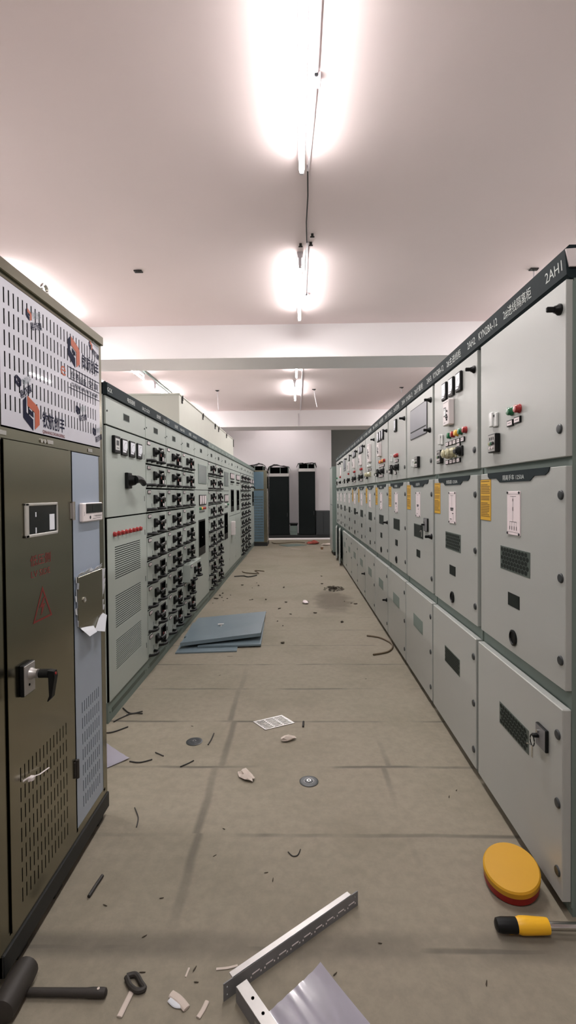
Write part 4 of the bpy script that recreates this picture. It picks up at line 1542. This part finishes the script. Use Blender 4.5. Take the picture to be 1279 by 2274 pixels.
film('lilac plastic sheet at the bottom edge, beside the slotted bar', (.059, 1.469, 0), (-.15, -.14, 0), (.30, -.40, 0), 1, .006)
film('pale plastic sheet peeping out from behind the stainless cabinet', (-.918, 2.622, 0), (-.30, .26, 0), (-.36, -.37, 0), 2, .004)


def wire(name, label, pts, r, m='rubber', cat='cable', group=None, flat=1.0):
    pp = [Vector((p[0], p[1], (p[2] if len(p) > 2 else 0) + r * flat + .0005)) for p in pts]
    out = []
    n = len(pp)
    for i in range(n - 1):
        p0, p1, p2, p3 = pp[max(i - 1, 0)], pp[i], pp[i + 1], pp[min(i + 2, n - 1)]
        for k in range(5):
            s = k / 5
            out.append(.5 * ((2 * p1) + (-p0 + p2) * s + (2 * p0 - 5 * p1 + 4 * p2 - p3) * s * s + (-p0 + 3 * p1 - 3 * p2 + p3) * s ** 3))
    out.append(pp[-1])
    return tag(MB().tube(out, r, 8, flat).build(name, m), label, cat, group)


wire('cable_offcut', 'brown curved cable beside the right row', [(.682, 4.9), (.80, 4.83), (.873, 4.65), (.86, 4.516), (.79, 4.39), (.655, 4.32)], .008, 'brown')
wire('wire_offcut', 'short dark rod on the floor by the stainless cabinet base', [(-.751, 1.708), (-.746, 1.76), (-.74, 1.804)], .006)
wire('wire_offcut', 'thin black wire standing out alone right of the stainless cabinet base', [(-.753, 2.208), (-.715, 2.14), (-.702, 2.078)], .0025)
wire('wire_offcut', 'bent black wire just right of the worn dark disc', [(-.52, 2.771), (-.512, 2.83), (-.509, 2.903)], .0035)
wire('wire_offcut', 'straight black wire short of the worn dark disc', [(-.625, 2.545), (-.59, 2.578), (-.567, 2.606)], .003)
wire('wire_offcut', 'curved black wire beside the pale plastic sheet', [(-.909, 2.595), (-.85, 2.585), (-.793, 2.615)], .0035)
wire('wire_offcut', 'short black wire between pale sheet and worn disc', [(-.797, 2.687), (-.742, 2.65)], .003)
wire('wire_offcut', 'forked black wire at the foot of the louvred cabinet', [(-1.178, 3.25), (-1.10, 3.17), (-1.031, 3.2)], .004)
wire('wire_offcut', 'second black wire crossing the forked one', [(-1.12, 3.15), (-1.07, 3.17), (-1.02, 3.165)], .004)
wire('wire_offcut', 'black wire touching the plinth below the louvred cabinet', [(-1.165, 3.05), (-1.148, 3.09), (-1.10, 3.16)], .004)
wire('wire_offcut', 'black wire coming from behind the stainless cabinet', [(-1.18, 2.905), (-1.12, 2.918), (-1.053, 2.985)], .004)
wire('wire_offcut', 'small hooked wire on the near floor', [(-.048, 1.937), (-.03, 1.915), (-.01, 1.92), (.001, 1.952)], .002)
wire('rubber_peg', 'small black peg beside the slotted plate', [(.024, 2.985), (.027, 3.05)], .006, 'rubber', 'peg')
wire('tape_loop', 'flattened brown loop of tape near the bottom left', [(-.515, 1.42), (-.49, 1.425), (-.465, 1.40), (-.452, 1.385), (-.47, 1.378), (-.495, 1.392), (-.515, 1.418)], .0075, 'mallet', 'tape')
for lab, pts, r, m in (('pale paper strip below the brown loop of tape', [(-.486, 1.385), (-.492, 1.35), (-.498, 1.312)], .008, 'paper'),
                       ('folded pale strip left of the channel bar', [(-.372, 1.375), (-.345, 1.36), (-.318, 1.335)], .011, 'paper'),
                       ('second pale strip touching the folded one', [(-.372, 1.36), (-.35, 1.345), (-.325, 1.345)], .008, 'film_torn'),
                       ('pale pointed strip close to the channel bar', [(-.282, 1.313), (-.272, 1.335), (-.265, 1.357)], .0065, 'paper'),
                       ('pale strip above the left end of the slotted bar', [(-.255, 1.452), (-.22, 1.456), (-.192, 1.464)], .004, 'paper'),
                       ('faint pale sliver standing near the folded strips', [(-.338, 1.455), (-.342, 1.427)], .003, 'paper')):
    wire('paper_strip', lab, pts, r, m, 'strip', None, .35)

t = thing('rubber_mallet', 'dark mallet at the bottom left corner under the stainless cabinet', 'mallet', (-.565, 1.366, .014), PI)
MB().lathe([(.006, -.012), (.0115, -.008), (.0125, 0), (.0125, .03), (.011, .05), (.010, .24)], axis=(1, 0, 0), seg=14).m(1).cyl((.012, 0, .0115), (0, 0, 1), .004, .0015, 10).build('handle', ['mallet', 'paper'], t)
MB().lathe([(.02, -.055), (.034, -.05), (.036, -.03), (.036, .06), (.034, .078), (.02, .084)], (.245, 0, .022), (0, 1, 0), 18).build('head', 'mallet', t)

wire('cable_bundle', 'loose brown wires beside the far left row', [(-1.02, 9.0), (-.95, 8.85), (-.7, 8.75), (-.8, 9.1), (-.62, 9.0)], .008, 'brown')
wire('cable_bundle', 'tangled dark wires beside the far left row', [(-1.1, 8.45), (-.95, 8.5), (-.85, 8.4), (-.72, 8.55)], .009, 'rubber')
wire('cable_bundle', 'brown wires on the floor before the base frame', [(-.75, 14.3), (-.6, 13.95), (-.1, 14.35), (.2, 14.2)], .012, 'brown')
tag(MB().box(-.35, .25, -.25, .25, 0, .008).build('card_sheet', 'frame', loc=(-.1, 13.6, .001), rot=(0, 0, .5)), 'flat greenish sheet lying on the floor near the far wall', 'sheet')
tag(MB().box(-.14, .14, -.01, .01, 0, .012, .002).build('wood_splinter', 'paper', loc=(-.06, 12.6, .001), rot=(0, 0, -.4)), 'pale splinter on the floor before the far sheet', 'splinter')

# crumbs: nothing tells them apart
bits = [(-.965, 6.675), (-.954, 6.912), (-.649, 6.584), (-.621, 6.611), (-.237, 6.087), (-.093, 5.811), (-.161, 6.439), (-.169, 5.296), (-.235, 5.484), (-.15, 4.672),
        (-.872, 7.659), (-.697, 7.436), (-.615, 7.616), (-.438, 6.608), (-.219, 7.46), (.404, 8.459), (.376, 7.743), (.609, 6.479), (.686, 6.371),
        (.738, 6.319), (.485, 5.437), (.201, 5.851), (-1.119, 6.677), (-1.082, 7.04), (-1.1, 6.9), (-1.05, 6.75), (-1.12, 6.4), (-1.0, 6.55), (-.662, 7.847)]
proto = None
for i, (x, y) in enumerate(bits):
    if proto is None:
        rr = random.Random(1)
        bm = bmesh.new()
        bmesh.ops.create_icosphere(bm, subdivisions=1, radius=1.0)
        for v in bm.verts:
            v.co = Vector((v.co.x, v.co.y * .7, (v.co.z + 1) * .35)) * rr.uniform(.75, 1.25)
        lo = min(v.co.z for v in bm.verts)
        for v in bm.verts:
            v.co.z -= lo
        mb = MB()
        mb.bm.free()
        mb.bm = bm
        o = proto = mb.build('debris_crumb', 'dust')
    else:
        o = proto.copy()
        COL.objects.link(o)
    s = random.uniform(.010, .026)
    o.location = (x, y, .0005)
    o.scale = (s * random.uniform(.8, 1.7), s, s)
    o.rotation_euler = (0, 0, random.uniform(0, 6))
    tag(o, 'small dark crumb of debris scattered on the far half of the aisle floor', 'debris', 'crumbs scattered in the aisle')
near = [(-.681, 1.678), (-.507, 1.559), (-.321, 1.451), (-.476, 1.44), (-.493, 1.71), (-.102, 1.795), (.25, 1.543), (-.308, 1.412), (-.339, 1.915), (-.325, 2.072), (-.13, 1.83),
        (-.607, 4.298), (-.623, 3.848), (.1, 1.44), (-.66, 3.0), (.538, 1.417), (.7, 2.3), (.513, 3.77), (.75, 2.35)]
for i, (x, y) in enumerate(near):
    o = proto.copy()
    COL.objects.link(o)
    o.name = 'debris_sliver'
    o.location = (x, y, .0005)
    o.scale = (random.uniform(.007, .012) * (3 if i == 11 else 1), .0035, .004)
    o.rotation_euler = (0, 0, random.uniform(-.6, 1.6) if i != 11 else .1)
    tag(o, 'tiny dark sliver on the near half of the aisle floor', 'debris', 'slivers scattered on the near floor')

# ------------------------------------------------------------------ camera, world, view
F, YAW, PITCH, ROLL, SHIFT, EYE = 1094.07, .0192, -.0181, -.0081, -21.2, 1.43
cy, sy, cp, sp = math.cos(YAW), math.sin(YAW), math.cos(PITCH), math.sin(PITCH)
fw = Vector((-sy * cp, cy * cp, sp))
rt = Vector((cy, sy, 0))
up = rt.cross(fw)
r2 = rt * math.cos(ROLL) + up * math.sin(ROLL)
u2 = up * math.cos(ROLL) - rt * math.sin(ROLL)
cam = bpy.data.cameras.new('camera')
co = bpy.data.objects.new('camera', cam)
COL.objects.link(co)
m4 = Matrix.Identity(4)
for i in range(3):
    m4[i][0], m4[i][1], m4[i][2] = r2[i], u2[i], -fw[i]
m4[2][3] = EYE
co.matrix_world = m4
cam.sensor_fit = 'VERTICAL'
cam.sensor_height = 36.0
cam.lens = F / 2274 * 36.0
cam.shift_y = SHIFT / 2274
cam.clip_start = 0.05
S.camera = co

w = bpy.data.worlds.new('world')
S.world = w
w.use_nodes = True
w.node_tree.nodes['Background'].inputs['Color'].default_value = (.9, .92, 1, 1)
w.node_tree.nodes['Background'].inputs['Strength'].default_value = 0.02
S.view_settings.view_transform = 'Standard'
S.view_settings.look = 'None'
S.view_settings.gamma = 1
S.view_settings.exposure = EXPOSURE
try:
    S.cycles.use_denoising = True
    S.cycles.max_bounces = 7
    S.cycles.diffuse_bounces = 4
except Exception:
    pass
